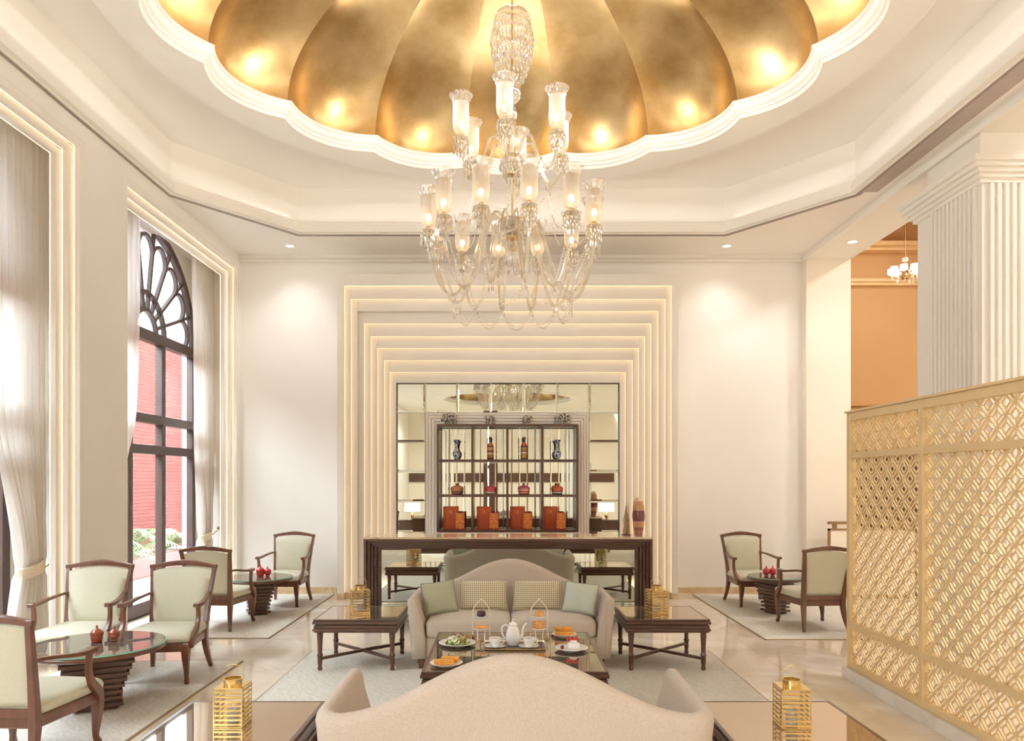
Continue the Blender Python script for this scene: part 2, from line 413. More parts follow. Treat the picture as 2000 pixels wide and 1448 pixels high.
# rear half of the lounge, seen only in the mirrors
ZREAR = 4.30
struct(MB().fill([lp([(-3.86, -8), (4.30, -8), (4.30, YR), (-3.86, YR)], ZREAR), [Vector((CX+2.3*math.sin(2*PI*i/64), -3.0+2.3*math.cos(2*PI*i/64), ZREAR)) for i in range(64)]]).build('ceiling_rear', M_CEIL))
struct(MB().box(-3.86, 4.30, YR-.05, YR, ZREAR, ZSOF).build('ceiling_step', M_CEIL))
ring_and_dome(CX, -3.0, .72, ZREAR-.02, ZREAR+.05, '_rear')
struct(MB().box(-3.85, 4.30, -8, -7.95, 1.55, 1.9).build('trim_7', M_DARK))
fp = MB()
for i in range(5):
    q = 2.9-.16*i; r_ = .05*(5-i)
    fp.box(CX-q, CX-q+.13, -8, -7.98+r_, 0, 3.95-.13*i); fp.box(CX+q-.13, CX+q, -8, -7.98+r_, 0, 3.95-.13*i); fp.box(CX-q+.13, CX+q-.13, -8, -7.98+r_, 3.95-.13*(i+1), 3.95-.13*i)
struct(fp.build('trim_8', M_STEP, bevel=.004))
struct(MB().box(CX-.95, CX-.40, -8, -7.96, 0, 2.3).build('door_2', M_DARK))
# air slot in the right soffit
vs = MB().box(4.00, 4.18, 1.5, 8.35, ZSOF-.006, ZSOF)
struct(vs.build('trim_5', mat('vent_grey', '#B8ABA2', .6)))
for x, y, z in DOWN:
    d = thing('recessed_light', {-2.99: 'small round recessed ceiling light by the left end of the back soffit', 3.06: 'small round recessed ceiling light by the right end of the back soffit', 4.6: 'small round recessed ceiling light in the underside of the right beam'}[x], 'ceiling light', (x, y, z), 0, 'recessed ceiling lights')
    MB().lathe([(.075, 0), (.08, -.006), (.07, -.012), (.055, -.008), (.052, 0)], 24).build('trim_ring', M_TRIM, d, smooth=True)
    MB().lathe([(.05, -.002), (.05, -.004)], 20).build('lamp', emis('lamp_face', '#FFF0D2', 9), d)

# ---------------------------------------------------------------- stepped portal with the mirror niche
PL = [658, 672, 685, 698, 711, 724, 737, 750, 761, 774]
PR = [1325, 1312, 1300, 1286, 1272, 1260, 1248, 1236, 1222, 1210]
PT = [535, 557.6, 584, 608, 632, 657, 680, 704, 727, 748]
YP = 10.20; DS = .062
def ring_box(mb, xl0, xr0, zt0, xl1, xr1, zt1, y0, y1, zb):
    mb.box(xl0, xl1, y0, y1, zb, zt0); mb.box(xr1, xr0, y0, y1, zb, zt0); mb.box(xl1, xr1, y0, y1, zt1, zt0)
pt = thing('stepped_portal', 'tall cream wall surround of nine stepped frames edged with glowing lines around the mirror', 'wall surround', (0, YP, 0))
inner = []
for k in range(9):
    Y = YP+DS*k
    inner.append((P(PL[k+1], 900, Y).x, P(PR[k+1], 900, Y).x, P(900, PT[k+1], Y).z))
outer0 = (P(PL[0], 900, YP).x, P(PR[0], 900, YP).x, P(900, PT[0], YP).z)
for k in range(9):
    Y = YP+DS*k
    o = outer0 if k == 0 else (inner[k-1][0]-.03, inner[k-1][1]+.03, inner[k-1][2]+.03)
    mb = MB(); i = inner[k]
    ring_box(mb, o[0], o[1], o[2], i[0], i[1], i[2], 0+DS*k, DS*k+.03, .08)
    if k == 0:   # side returns to the wall
        mb.box(o[0]+.001, o[0]+.04, .0305, .578, .083, o[2]-.001); mb.box(o[1]-.04, o[1]-.001, .0305, .578, .083, o[2]-.001); mb.box(o[0]+.041, o[1]-.041, .0305, .578, o[2]-.04, o[2]-.001)
    mb.build('stepped_frame', M_STEP, pt, bevel=.004)
    if k < 8:
        e = MB(); a = DS*k+.032; b = a+.010; t = .006
        if k == 2:    # half of this strip is dark in the photo
            e.box(i[1], i[1]+t, a, b, .1, i[2]); e.box((i[0]+i[1])/2-.1, i[1], a, b, i[2], i[2]+t)
        else:
            e.box(i[0]-t, i[0], a, b, .1, i[2]); e.box(i[1], i[1]+t, a, b, .1, i[2]); e.box(i[0], i[1], a, b, i[2], i[2]+t)
        e.build('light_strip', M_LED, pt)
for sd in (0, 1):
    pm = MB()
    for k in range(9):
        i = inner[k]; o = outer0 if k == 0 else inner[k-1]
        pm.box(min(o[sd], i[sd]), max(o[sd], i[sd]), DS*k-.006, .58, 0, .082)
    pm.build('plinth', M_SKIRT, pt)
# mirror of bevelled tiles at the back of the niche
YM = 10.775
mr = thing('wall_mirror', 'large wall mirror of square tiles behind the console', 'mirror', (0, YM, 0))
xs = [P(v, 0, YM).x for v in (774, 830, 894, 958, 1023, 1088, 1151, 1210)]
zs = [P(0, v, YM).z for v in (748, 806, 863, 921, 979, 1039, 1098, 1150)]
bv = .022
for i in range(7):
    for j in range(7):
        if 0 < i < 6 and j > 0: continue
        x0, x1, z1, z0 = xs[i]+.002, xs[i+1]-.002, zs[j]-.002, zs[j+1]+.002
        b = MB(); vv = []
        for (a, c, d) in ((x0, z0, 0), (x1, z0, 0), (x1, z1, 0), (x0, z1, 0), (x0+bv, z0+bv, -.0025), (x1-bv, z0+bv, -.0025), (x1-bv, z1-bv, -.0025), (x0+bv, z1-bv, -.0025)):
            vv.append(b.bm.verts.new((a, d-.006, c)))
        for f in ((4, 5, 6, 7), (0, 1, 5, 4), (1, 2, 6, 5), (2, 3, 7, 6), (3, 0, 4, 7)): b.bm.faces.new([vv[q] for q in f])
        b.build('mirror_tile', M_MIRROR, mr)
fr = MB(); fi = inner[8]; fw = .045
ring_box(fr, fi[0]-.02, fi[1]+.02, fi[2]+.02, fi[0]+.0, fi[1]-.0, fi[2]-.0, -.075, -.012, .09)
fr.build('mirror_frame', M_DARK, mr)

# cream stepped frame in the middle of the mirror, round the shelf
sf = thing('niche_frame', 'cream stepped frame around the dark display shelf in the middle of the mirror', 'frame', (0, YM, 0))
FX0, FX1, FZ = P(831, 0, 10.7).x, P(1151, 0, 10.7).x, P(0, 806, 10.7).z
SX0, SX1, SZ = P(853, 0, 10.48).x-.004, P(1130, 0, 10.48).x+.004, P(0, 829, 10.48).z+.004
for k in range(4):
    q = k/4; q1 = (k+1)/4
    a0, a1, zz0 = FX0+(SX0-FX0)*q, FX1+(SX1-FX1)*q, FZ+(SZ-FZ)*q
    b0, b1, zz1 = FX0+(SX0-FX0)*q1, FX1+(SX1-FX1)*q1, FZ+(SZ-FZ)*q1
    m_ = MB(); y0 = -.03-.035*k
    ring_box(m_, a0, a1, zz0, b0-.009, b1+.009, zz1+.009, y0, -.008, .0); m_.build('stepped_frame', M_STEP, sf, bevel=.003)
MB().box(SX0, SX1, -.29, -.008, 0, P(0, 1040, 10.48).z-.004).build('plinth', M_STEP, sf)

# ---------------------------------------------------------------- windows on the left
M_BRICK = None
for wi, (a, b) in enumerate(WIN):
    yc = (a+b)/2
    # stepped jambs (three steps) as one surround per window
    sr = thing('window_surround', {0: 'stepped cream window surround at the rear', 1: 'stepped cream window surround beside the camera', 2: 'stepped lit surround of the near left window', 3: 'stepped lit surround of the far left window'}[wi], 'window surround', (0, 0, 0))
    zt = 4.73
    for k in range(3):
        x1 = -3.85-.066*k; x0 = x1-.05
        d0, d1 = .07*k, .07*(k+1)
        e0, e1 = .063*k, .063*(k+1)
        m_ = MB()
        m_.box(x0, x1, a+d0-(.02 if k else 0), a+d1, 0, zt-e0); m_.box(x0, x1, b-d1, b-d0+(.02 if k else 0), 0, zt-e0)
        m_.box(x0, x1, a+d1, b-d1, zt-e1, zt-e0+(.02 if k else 0))
        m_.build('stepped_frame', M_STEP, sr, bevel=.004)
        e = MB(); xx = x0-.007; t = .006
        e.box(xx, x0, a+d1-t, a+d1, .02, zt-e1); e.box(xx, x0, b-d1, b-d1+t, .02, zt-e1); e.box(xx, x0, a+d1, b-d1, zt-e1, zt-e1+t)
        e.build('light_strip', M_LED, sr)
    xw = -4.40; hw = 1.39; zs_ = 3.42
    # spandrel wall around the arch
    sp = MB(); n = 40; x0_, x1_ = xw-.18, xw-.02; rr_ = hw+.02
    sp.box(x0_, x1_, a, yc-rr_, 0, 4.95); sp.box(x0_, x1_, yc+rr_, b, 0, 4.95)
    ap = [(yc+rr_*math.cos(PI*i/n), zs_+rr_*math.sin(PI*i/n)) for i in range(n+1)]
    sp.rings([[Vector((x1_, y, z)), Vector((x1_, y, 4.95)), Vector((x0_, y, 4.95)), Vector((x0_, y, z))] for y, z in ap])
    struct(sp.build('window_%d_wall' % (wi+1), M_WALL))
    wd = bpy.data.objects.new('window_%d' % (wi+1), None); C.objects.link(wd); wd['kind'] = 'structure'
    fm = MB()
    def vb(y, wdt, z0, z1, dx=.07): fm.box(xw-dx, xw+.02, y-wdt/2, y+wdt/2, z0, z1)
    vb(yc-hw+.05, .10, .05, zs_); vb(yc+hw-.05, .10, .05, zs_); vb(yc-.42, .10, .05, zs_); vb(yc+.42, .10, .05, zs_)
    for z, h in ((.09, .16), (2.02, .11), (2.40, .11), (3.42, .13)): fm.box(xw-.08, xw+.03, yc-hw, yc+hw, z-h/2, z+h/2)
    fm.build('window_frame', M_FRAME, wd, bevel=.006)
    fn = MB()
    def pt2(r, ang): return Vector((xw-.02, yc+r*math.cos(ang), zs_+.03+r*math.sin(ang)))
    def arcbar(r, t, dpt=.07, a0=0, a1=PI, n=40): fn.bar([pt2(r, a0+(a1-a0)*i/n) for i in range(n+1)], (1, 0, 0), dpt, t)
    arcbar(1.35, .09, .09); arcbar(.28, .045, .056); arcbar(.50, .045, .060)
    NP = 9
    for i in range(NP+1):
        if 0 < i < NP: fn.bar([pt2(.28, PI*i/NP), pt2(1.04, PI*i/NP)], (1, 0, 0), .046, .04)
    for i in range(NP):
        am = PI*(i+.5)/NP; ha = PI/NP/2
        pts = []
        c0 = pt2(1.02, am); rc = 1.04*math.sin(ha)
        rd = Vector((0, math.cos(am), math.sin(am))); td = Vector((0, -math.sin(am), math.cos(am)))
        for q in range(13):
            g = -PI/2+PI*q/12
            pts.append(c0+rd*(math.cos(g)*rc*1.05)+td*(math.sin(g)*rc))
        fn.bar(pts, (1, 0, 0), .050+.003*(i % 2), .04)
        if i > 0: fn.bar([pt2(1.04, PI*i/NP), pt2(1.33, PI*i/NP)], (1, 0, 0), .042, .035)
    fn.build('fan_tracery', M_FRAME, wd)
    gl = MB(); gl.box(xw-.035, xw-.03, yc-hw+.02, yc+hw-.02, .1, zs_); gl.build('window_glass', M_PANE, wd)
    fg = MB(); ring = [pt2(1.34, PI*i/48) for i in range(49)]
    fg.rings([[p+Vector((-.02, 0, 0)) for p in ring], [p+Vector((-.026, 0, 0)) for p in ring]])
    fg.build('fan_glass', M_FROST, wd)
# outside: terrace, painted brick wall
def brick():
    m, N, L, b = base_mat('painted_brick')
    tc = N.new('ShaderNodeTexCoord'); mp = N.new('ShaderNodeMapping'); mp.inputs['Rotation'].default_value = (0, 0, 0)
    sx = N.new('ShaderNodeSeparateXYZ'); cb = N.new('ShaderNodeCombineXYZ'); L.new(tc.outputs['Object'], sx.inputs[0])
    L.new(sx.outputs['Y'], cb.inputs['X']); L.new(sx.outputs['Z'], cb.inputs['Y'])
    bk = N.new('ShaderNodeTexBrick'); bk.inputs['Scale'].default_value = 1; bk.inputs['Brick Width'].default_value = .24; bk.inputs['Row Height'].default_value = .08; bk.inputs['Mortar Size'].default_value = .006
    bk.inputs['Color1'].default_value = hexc('#54302C')+(1,); bk.inputs['Color2'].default_value = hexc('#4E2B28')+(1,); bk.inputs['Mortar'].default_value = hexc('#3C211E')+(1,)
    L.new(cb.outputs[0], bk.inputs[0]); L.new(bk.outputs[0], b.inputs['Base Color']); b.inputs['Roughness'].default_value = .9; b.inputs['Specular IOR Level'].default_value = 0
    bp = N.new('ShaderNodeBump'); bp.inputs['Strength'].default_value = .5; bp.inputs['Distance'].default_value = .01; L.new(bk.outputs['Fac'], bp.inputs['Height']); bp.invert = True; L.new(bp.outputs[0], b.inputs['Normal'])
    return m
M_BRICK = brick()
struct(MB().box(-8.4, -8.1, -6, 24, -.2, 5.0).build('exterior_wall', M_BRICK))
struct(MB().box(-14, -4.6, -10, 26, -.2, -.05).build('terrace_ground', mat('terrace_stone', '#6A6258', .8, var=.08, scale=3)))
# ================================================================ furniture
M_SAGE = fabric('sage_silk', '#C9C5AE', '#D2CEB8', 420, .06, .55)
M_SOFA = fabric('sofa_linen', '#BBAB9A', '#CCBFB0', 640, .3)
M_BRASS = mat('brass', '#E0C688', .22, metal=1, var=.05)
M_TGLASS = mat('bronze_table_glass', '#C2AC93', .03, metal=.85, var=.0)
M_CGLASS = mat('mirror_table_glass', '#B5A38C', .02, metal=.85, var=.0)
M_GREENGL = mat('green_edged_glass', '#8E8478', .03, metal=.6, var=0)
M_GEDGE = mat('glass_edge', '#8FC7B4', .1, var=0, spec=.8)

def rrect(w, d, r, z, n=6, cx=0, cy=0):
    r = max(.001, min(r, w/2-.0005, d/2-.0005)); out = []
    for qx, qy, a0 in ((1, 1, 0), (-1, 1, PI/2), (-1, -1, PI), (1, -1, 3*PI/2)):
        for i in range(n+1):
            a = a0+PI/2*i/n
            out.append(Vector((cx+qx*(w/2-r)+r*math.cos(a), cy+qy*(d/2-r)+r*math.sin(a), z)))
    return out
def puff(mb, w, d, r, prof, n=6, cx=0, cy=0):
    """stack of rounded rectangles: prof = [(inset, z)]"""
    mb.rings([rrect(w-2*i, d-2*i, max(.002, r-i*.6), z, n, cx, cy) for i, z in prof]); return mb
def cushion_prof(z0, z1, e=.04, crown=.02):
    p = []
    for k in range(7):
        a = PI/2*k/6; p.append((e*(1-math.sin(a)), z0+e*(1-math.cos(a))))
    for k in range(7):
        a = PI/2*k/6; p.append((e*(1-math.cos(a)), z1-e+e*math.sin(a)))
    p += [(e+.04, z1+crown*.4), (e+.09, z1+crown*.8), (e+.16, z1+crown)]
    return p

# ---------------------------------------------------------------- armchair (faces +Y)
def rake(z): return -.245-.115*max(0, (z-.28)/.58)**1.4
def post_x(z): return .222+.045*max(0, (z-.3)/.56)**1.5
def make_armchair():
    t = thing('armchair', 'armchair', 'armchair', (0, 0, 0), 0, 'carved wood armchairs with sage upholstery')
    # seat rails, bowed at the front
    def outline(z, g=0):
        pts = []
        for i in range(9):
            u = -1+2*i/8; pts.append(Vector((u*(.285+g), .285+g+.035*(1-u*u), z)))
        pts += [Vector((.235+g, -.245-g, z)), Vector((-.235-g, -.245-g, z))]
        for i, y in ((8, 0),): pass
        return pts
    MB().rings([outline(.262, -.01), outline(.27, 0), outline(.325, 0), outline(.333, -.006)]).build('seat_frame', M_CHAIRW, t, bevel=.004)
    s = MB()
    R = []
    for ins, z in ((.02, .33), (-.004, .345), (-.008, .37), (0, .395), (.02, .412), (.06, .422), (.12, .428), (.2, .43)):
        k = 1-ins/.28
        R.append([Vector((p.x*k, (p.y-.02)*k+.02, z)) for p in outline(z)])
    s.rings(R).build('seat', M_SAGE, t, smooth=True, angle=60)
    # upholstered back
    R = []; n = 10
    for j in range(15):
        v = j/14; e = math.sin(PI*min(1, max(0, v)))**.35 if 0 < v < 1 else .12
        ring = []
        for side in (1, -1):
            for i in range(n+1):
                u = (-1+2*i/n)*side
                w = post_x(.40+.44*v)-.012
                z = .395+(.44+.035*(1-u*u))*v
                edge = (1-abs(u)**5)
                y = rake(z)+.012*u*u
                y += (.012+.033*edge*e) if side == 1 else (-.010-.010*edge*e)
                ring.append(Vector((u*w, y, z)))
        R.append(ring)
    MB().rings(R).build('backrest', M_SAGE, t, smooth=True, angle=75)
    for s_ in (-1, 1):
        zz = [0, .06, .14, .22, .30, .40, .52, .64, .76, .865]
        pts = [(s_*(post_x(z)+(.03*(1-z/.3)**2 if z < .3 else 0)), rake(z) if z > .3 else -.245-.075*(1-z/.3)**1.6, z) for z in zz]
        MB().bar(pts, (1, 0, 0), [.03, .034, .04, .046, .05, .046, .042, .04, .038, .036], [.034, .038, .044, .05, .056, .05, .046, .042, .038, .034], 2).build('back_post', M_CHAIRW, t, bevel=.006)
        # front leg: knee, sabre curve, small foot
        zz = [.33, .29, .24, .17, .10, .05, .02, 0]
        yy = [.262, .272, .278, .272, .262, .262, .272, .280]
        ww = [.052, .060, .056, .046, .036, .030, .034, .030]
        MB().bar([(s_*(.262+(.006 if z < .05 else 0)), y, z) for z, y in zip(zz, yy)], (1, 0, 0), ww, ww, 3).build('leg', M_CHAIRW, t, bevel=.007)
        # arm: leaves the post, bows outwards, ends in a squared scroll
        ap = [(s_*(.238), rake(.64)+.01, .650), (s_*.262, -.20, .646), (s_*.288, -.10, .632), (s_*.302, .0, .618), (s_*.306, .09, .612), (s_*.304, .15, .613), (s_*.303, .175, .612)]
        MB().bar(ap, (1, 0, 0), [.024, .03, .036, .042, .048, .052, .050], [.022, .022, .024, .026, .03, .034, .030], 3).build('arm', M_CHAIRW, t, bevel=.006)
        sp = [(s_*.304, .125, .605), (s_*.302, .118, .54), (s_*.300, .125, .47), (s_*.297, .160, .41), (s_*.292, .205, .365), (s_*.290, .240, .325), (s_*.290, .245, .285)]
        MB().bar(sp, (1, 0, 0), [.034, .032, .034, .038, .042, .044, .040], [.034, .034, .036, .046, .056, .058, .046], 3).build('arm_support', M_CHAIRW, t, bevel=.007)
    # arched top rail with flared ears
    pts = []; W = []
    for i in range(17):
        u = -1+2*i/16
        z = .865+.038*(1-abs(u)**1.6)+(.006 if abs(u) > .9 else 0)
        pts.append((u*.290, rake(z)-.004+.012*u*u, z)); W.append(.034+.016*(1-abs(u)))
    MB().bar(pts, (0, 1, 0), .036, W).build('top_rail', M_CHAIRW, t, bevel=.006)
    r = MB(); r.sphere((0, rake(.9)+.018, .902), (.03, .008, .010), 10, 6); r.sphere((-.035, rake(.9)+.017, .900), (.012, .006, .007), 8, 5); r.sphere((.035, rake(.9)+.017, .900), (.012, .006, .007), 8, 5)
    r.build('carving', M_CHAIRW, t, smooth=True)
    MB().bar([(-.225, rake(.36), .355), (.225, rake(.36), .355)], (0, 1, 0), .036, .05).build('back_rail', M_CHAIRW, t, bevel=.004)
    return t
CH = [  # x, y, rotz, label
 (-2.83, 6.20, PI+.04, 'armchair facing the camera at the front left table, right of its pair, beside the aisle'),
 (-3.56, 6.20, PI+.06, 'armchair facing the camera at the front left table, nearest the tied curtain'),
 (-2.80, 4.33, -.03, 'armchair cropped by the bottom left corner with its back to the camera'),
 (-2.92, 9.80, PI-.08, 'armchair facing the camera against the white wall left of the portal'),
 (-3.20, 8.32, -.06, 'armchair with its back to the camera at the far left table before the window'),
 (3.25, 9.80, PI+.10, 'armchair facing the camera against the wall right of the portal'),
 (3.42, 8.30, .09, 'armchair with its back to the camera beside the gold lattice screen')]
ch0 = make_armchair()
for i, (x, y, r, lab) in enumerate(CH):
    if i: dup(ch0, (x, y, .0125), r, lab)
ch0.location = (CH[0][0], CH[0][1], .012); ch0.rotation_euler = (0, 0, CH[0][2]); ch0['label'] = CH[0][3]

# ---------------------------------------------------------------- camel-back sofa (faces +Y)
def make_sofa():
    t = thing('sofa', 'sofa', 'sofa', (0, 0, 0), 0, 'camel-back loveseats')
    HW, RC = .895, .15; yb, yf = -.40, .385
    path = []    # (point on outer line, outward normal, is_end factor, x for height)
    for i in range(15): path.append((Vector((HW, yf-(yf-yb-RC)*i/14)), Vector((1, 0))))
    for i in range(1, 9):
        a = PI/2*i/9; path.append((Vector((HW-RC+RC*math.cos(a), yb+RC-RC*math.sin(a))), Vector((math.cos(a), -math.sin(a)))))
    N = 44
    for i in range(N+1): path.append((Vector(((HW-RC)*(1-2*i/N), yb)), Vector((0, -1))))
    path += [(Vector((-p.x, p.y)), Vector((-n.x, n.y))) for p, n in path[:23]][::-1]
    def top(p):
        if p.y > yb+RC: return .615+.010*(p.y-yb)/.8
        x = min(abs(p.x), .80)
        return .615+.262*(.5*(1+math.cos(PI*x/.80)))
    def sec(h, k=1.0):
        base = [(-.035, .095), (-.03, .20), (-.014, .42), (-.004, h-.085), (0, h-.05), (-.006, h-.024), (-.022, h-.006), (-.042, h), (-.064, h-.006), (-.082, h-.026), (-.090, h-.055), (-.098, h-.10), (-.135, .40), (-.155, .28), (-.16, .095)]
        return base
    R = []
    ends = [.0, .3, .6, .85, 1.0]
    L = len(path)
    for idx, (p, n) in enumerate(path):
        h = top(p)
        def ring(k, fwd):
            out = []
            for d, z in sec(h):
                dd = -.075+(d+.075)*k; z2 = .10+(z-.10)*(1-.06*(1-k))
                q = p+n*dd
                out.append(Vector((q.x, q.y+fwd, z2)))
            return out
        if idx == 0 or idx == L-1:
            cap = [ring(math.sin(PI/2*e)*.98+.02, .028*math.cos(PI/2*e)) for e in (.05, .3, .55, .8, 1.0)]
            R += cap if idx == 0 else cap[::-1]
        else: R.append(ring(1, 0))
    MB().rings(R).build('back_and_arms', M_SOFA, t, smooth=True, angle=180)
    d = MB(); puff(d, 1.50, .64, .03, [(.01, .095), (0, .105), (0, .262), (.02, .275)], cy=.045); d.build('seat_base', M_SOFA, t, smooth=True, angle=50)
    for s in (-1, 1):
        c = MB(); puff(c, .735, .60, .05, cushion_prof(.262, .425, .045, .022), cx=s*.369, cy=.095)
        c.build('seat_cushion', M_SOFA, t, smooth=True, angle=180)
    for sx in (-1, 1):
        for y in (-.30, .33):
            MB().lathe([(.018, 0), (.024, .004), (.022, .02), (.03, .06), (.036, .095)], 12, (sx*.78, y, 0)).build('leg', M_CHAIRW, t, smooth=True)
    return t
sofa = make_sofa()
far = dup(sofa, (.045, 6.78, .0125), PI, 'beige camel-back loveseat facing the camera with four cushions, behind the coffee table')
sofa.location = (.04, 3.60, .0125); sofa['label'] = 'beige camel-back loveseat in the foreground turned with its back to the camera'

# throw pillows on the far sofa
def pillow(name, w, h, T, m, loc, rot, label, grp, piping=None):
    b = MB(); n = 18; top = []; R = []
    def pos(u, v, s):
        e = (max(0, 1-u**2)*max(0, 1-v**2))**.42
        k = 1-.05*(1-v*v)*abs(u)**3; k2 = 1-.05*(1-u*u)*abs(v)**3
        return Vector((u*w/2*k2 if False else u*w/2*(1-.045*(1-v*v)*abs(u)), s*T/2*e, h/2+v*h/2*(1-.045*(1-u*u)*abs(v))))
    for s in (1, -1):
        G = [[b.bm.verts.new(pos(-1+2*i/n, -1+2*j/n, s)) for i in range(n+1)] for j in range(n+1)]
        for j in range(n):
            for i in range(n): b.bm.faces.new((G[j][i], G[j][i+1], G[j+1][i+1], G[j+1][i]))
    bmesh.ops.remove_doubles(b.bm, verts=b.bm.verts[:], dist=1e-4)
    root = thing(name, label, 'cushion', loc, 0, grp); root.rotation_euler = rot
    b.build('cover', m, root, smooth=True, angle=180)
    if piping:
        pts = []
        for i in range(n): pts.append(pos(-1+2*i/n, -1, 1))
        for i in range(n): pts.append(pos(1, -1+2*i/n, 1))
        for i in range(n): pts.append(pos(1-2*i/n, 1, 1))
        for i in range(n): pts.append(pos(-1, 1-2*i/n, 1))
        MB().tube(pts, .004, 6, closed=True).build('piping', piping, root, smooth=True)
    return root
def diamond_cloth(name):
    m, N, L, b = base_mat(name)
    tc = N.new('ShaderNodeTexCoord'); mp = N.new('ShaderNodeMapping'); mp.inputs['Rotation'].default_value = (0, PI/4, 0)
    L.new(tc.outputs['Object'], mp.inputs[0])
    ck = N.new('ShaderNodeTexChecker'); ck.inputs['Scale'].default_value = 78
    sx = N.new('ShaderNodeSeparateXYZ'); cb = N.new('ShaderNodeCombineXYZ'); L.new(mp.outputs[0], sx.inputs[0]); L.new(sx.outputs['X'], cb.inputs['X']); L.new(sx.outputs['Z'], cb.inputs['Y'])
    cb.inputs['Z'].default_value = .003
    L.new(cb.outputs[0], ck.inputs[0]); ck.inputs['Color1'].default_value = hexc('#9A8660')+(1,); ck.inputs['Color2'].default_value = hexc('#E6DCC0')+(1,)
    L.new(ck.outputs[0], b.inputs['Base Color'])
    b.inputs['Roughness'].default_value = .45; b.inputs['Sheen Weight'].default_value = .2
    bp = N.new('ShaderNodeBump'); bp.inputs['Strength'].default_value = .5; bp.inputs['Distance'].default_value = .002; L.new(ck.outputs['Fac'], bp.inputs['Height']); L.new(bp.outputs[0], b.inputs['Normal'])
    return m
M_DIAM = diamond_cloth('diamond_brocade')
M_SP1 = fabric('sage_satin', '#A9A88E', '#B2B196', 500, .05, .4); M_SP2 = fabric('pale_sage_satin', '#C4C9B9', '#CDD2C2', 500, .05, .4)
M_PIPE = mat('sage_piping', '#8E8A74', .6)
SG = 'cushions on the far sofa'
pillow('throw_pillow', .31, .29, .12, M_SP1, (-.57, 6.64, .448), (-.30, -.08, .38), 'square dull sage satin cushion in the left corner of the far sofa', SG, M_PIPE)
pillow('throw_pillow', .44, .27, .12, M_DIAM, (-.205, 6.82, .450), (-.28, 0, .03), 'rectangular gold diamond brocade cushion left of the seat seam on the far sofa', SG, M_DIAM)
pillow('throw_pillow', .44, .27, .12, M_DIAM, (.285, 6.82, .450), (-.28, 0, -.03), 'rectangular gold diamond brocade cushion right of the seat seam on the far sofa', SG, M_DIAM)
pillow('throw_pillow', .31, .28, .12, M_SP2, (.645, 6.64, .448), (-.30, .07, -.38), 'square pale sage satin cushion in the right corner of the far sofa', SG, M_PIPE)

# ---------------------------------------------------------------- low tables with turned legs
def make_table(name, W, D, H, glass, label, grp, stretcher=True):
    t = thing(name, label, 'table', (0, 0, 0), 0, grp)
    def frame(g, z0, z1, inn=.05):
        m = MB(); w, d = W/2+g, D/2+g; i = W/2-inn; j = D/2-inn
        m.box(-w, w, -d, -j, z0, z1).box(-w, w, j, d, z0, z1).box(-w, -i, -j, j, z0, z1).box(i, w, -j, j, z0, z1); return m
    m = MB()
    def fr(g, z0, z1):
        w, d = W/2+g, D/2+g
        m.rings([[Vector((x, y, z)) for x, y in ((-w, -d), (w, -d), (w, d), (-w, d))] for z in (z0, z1)], cap=True)
    fr(-.012, H-.115, H-.10); fr(.0, H-.10, H-.082); fr(-.010, H-.082, H-.052); fr(-.022, H-.052, H-.042); fr(0, H-.042, H-.018); fr(-.008, H-.018, H-.008)
    m.build('apron', M_DARK, t, bevel=.004)
    m = MB(); w, d = W/2-.006, D/2-.006; i, j = W/2-.026, D/2-.026
    m.box(-w, w, -d, -j, H-.008, H).box(-w, w, j, d, H-.008, H).box(-w, -i, -j, j, H-.008, H).box(i, w, -j, j, H-.008, H)
    m.build('top_border', M_DARK, t, bevel=.002)
    MB().box(-i, i, -j, j, H-.008, H-.001).build('glass_top', glass, t)
    hl = H-.115; lx, ly = W/2-.055, D/2-.05
    for sx in (-1, 1):
        for sy in (-1, 1):
            pr = [(.012, 0), (.019, .006), (.021, .02), (.015, .035), (.020, .06), (.021, .085), (.021, .12), (.026, .128), (.026, .136), (.019, .145), (.020, .20), (.0245, hl-.05), (.0275, hl-.035), (.0275, hl-.028), (.023, hl-.022), (.028, hl-.01), (.028, hl)]
            MB().lathe(pr, 16, (sx*lx, sy*ly, 0)).build('leg', M_DARK, t, smooth=True)
    if stretcher:
        for s in (-1, 1): MB().bar([(-lx, -s*ly, .10), (0, 0, .104+.0*s), (lx, s*ly, .10)], (0, 0, 1), .026, .022).build('stretcher', M_DARK, t, bevel=.003)
    return t
TG = 'square side tables beside the sofas'
tb = make_table('side_table', .73, .70, .443, M_TGLASS, 'square dark wood side table with glass top left of the far sofa', TG)
tb.location = (-1.285, 6.67, .0125)
dup(tb, (1.385, 6.67, .0125), 0, 'square dark wood side table with glass top right of the far sofa')
dup(tb, (-1.33, 3.66, .0125), 0, 'glass-topped side table at the bottom edge left of the foreground sofa')
dup(tb, (1.385, 3.66, .0125), 0, 'glass-topped side table at the bottom edge right of the foreground sofa')
make_table('coffee_table', 1.17, 1.21, .45, M_CGLASS, 'large coffee table with mirror glass top and stepped dark wood edge between the sofas', None, False).location = (.055, 5.18, .0125)

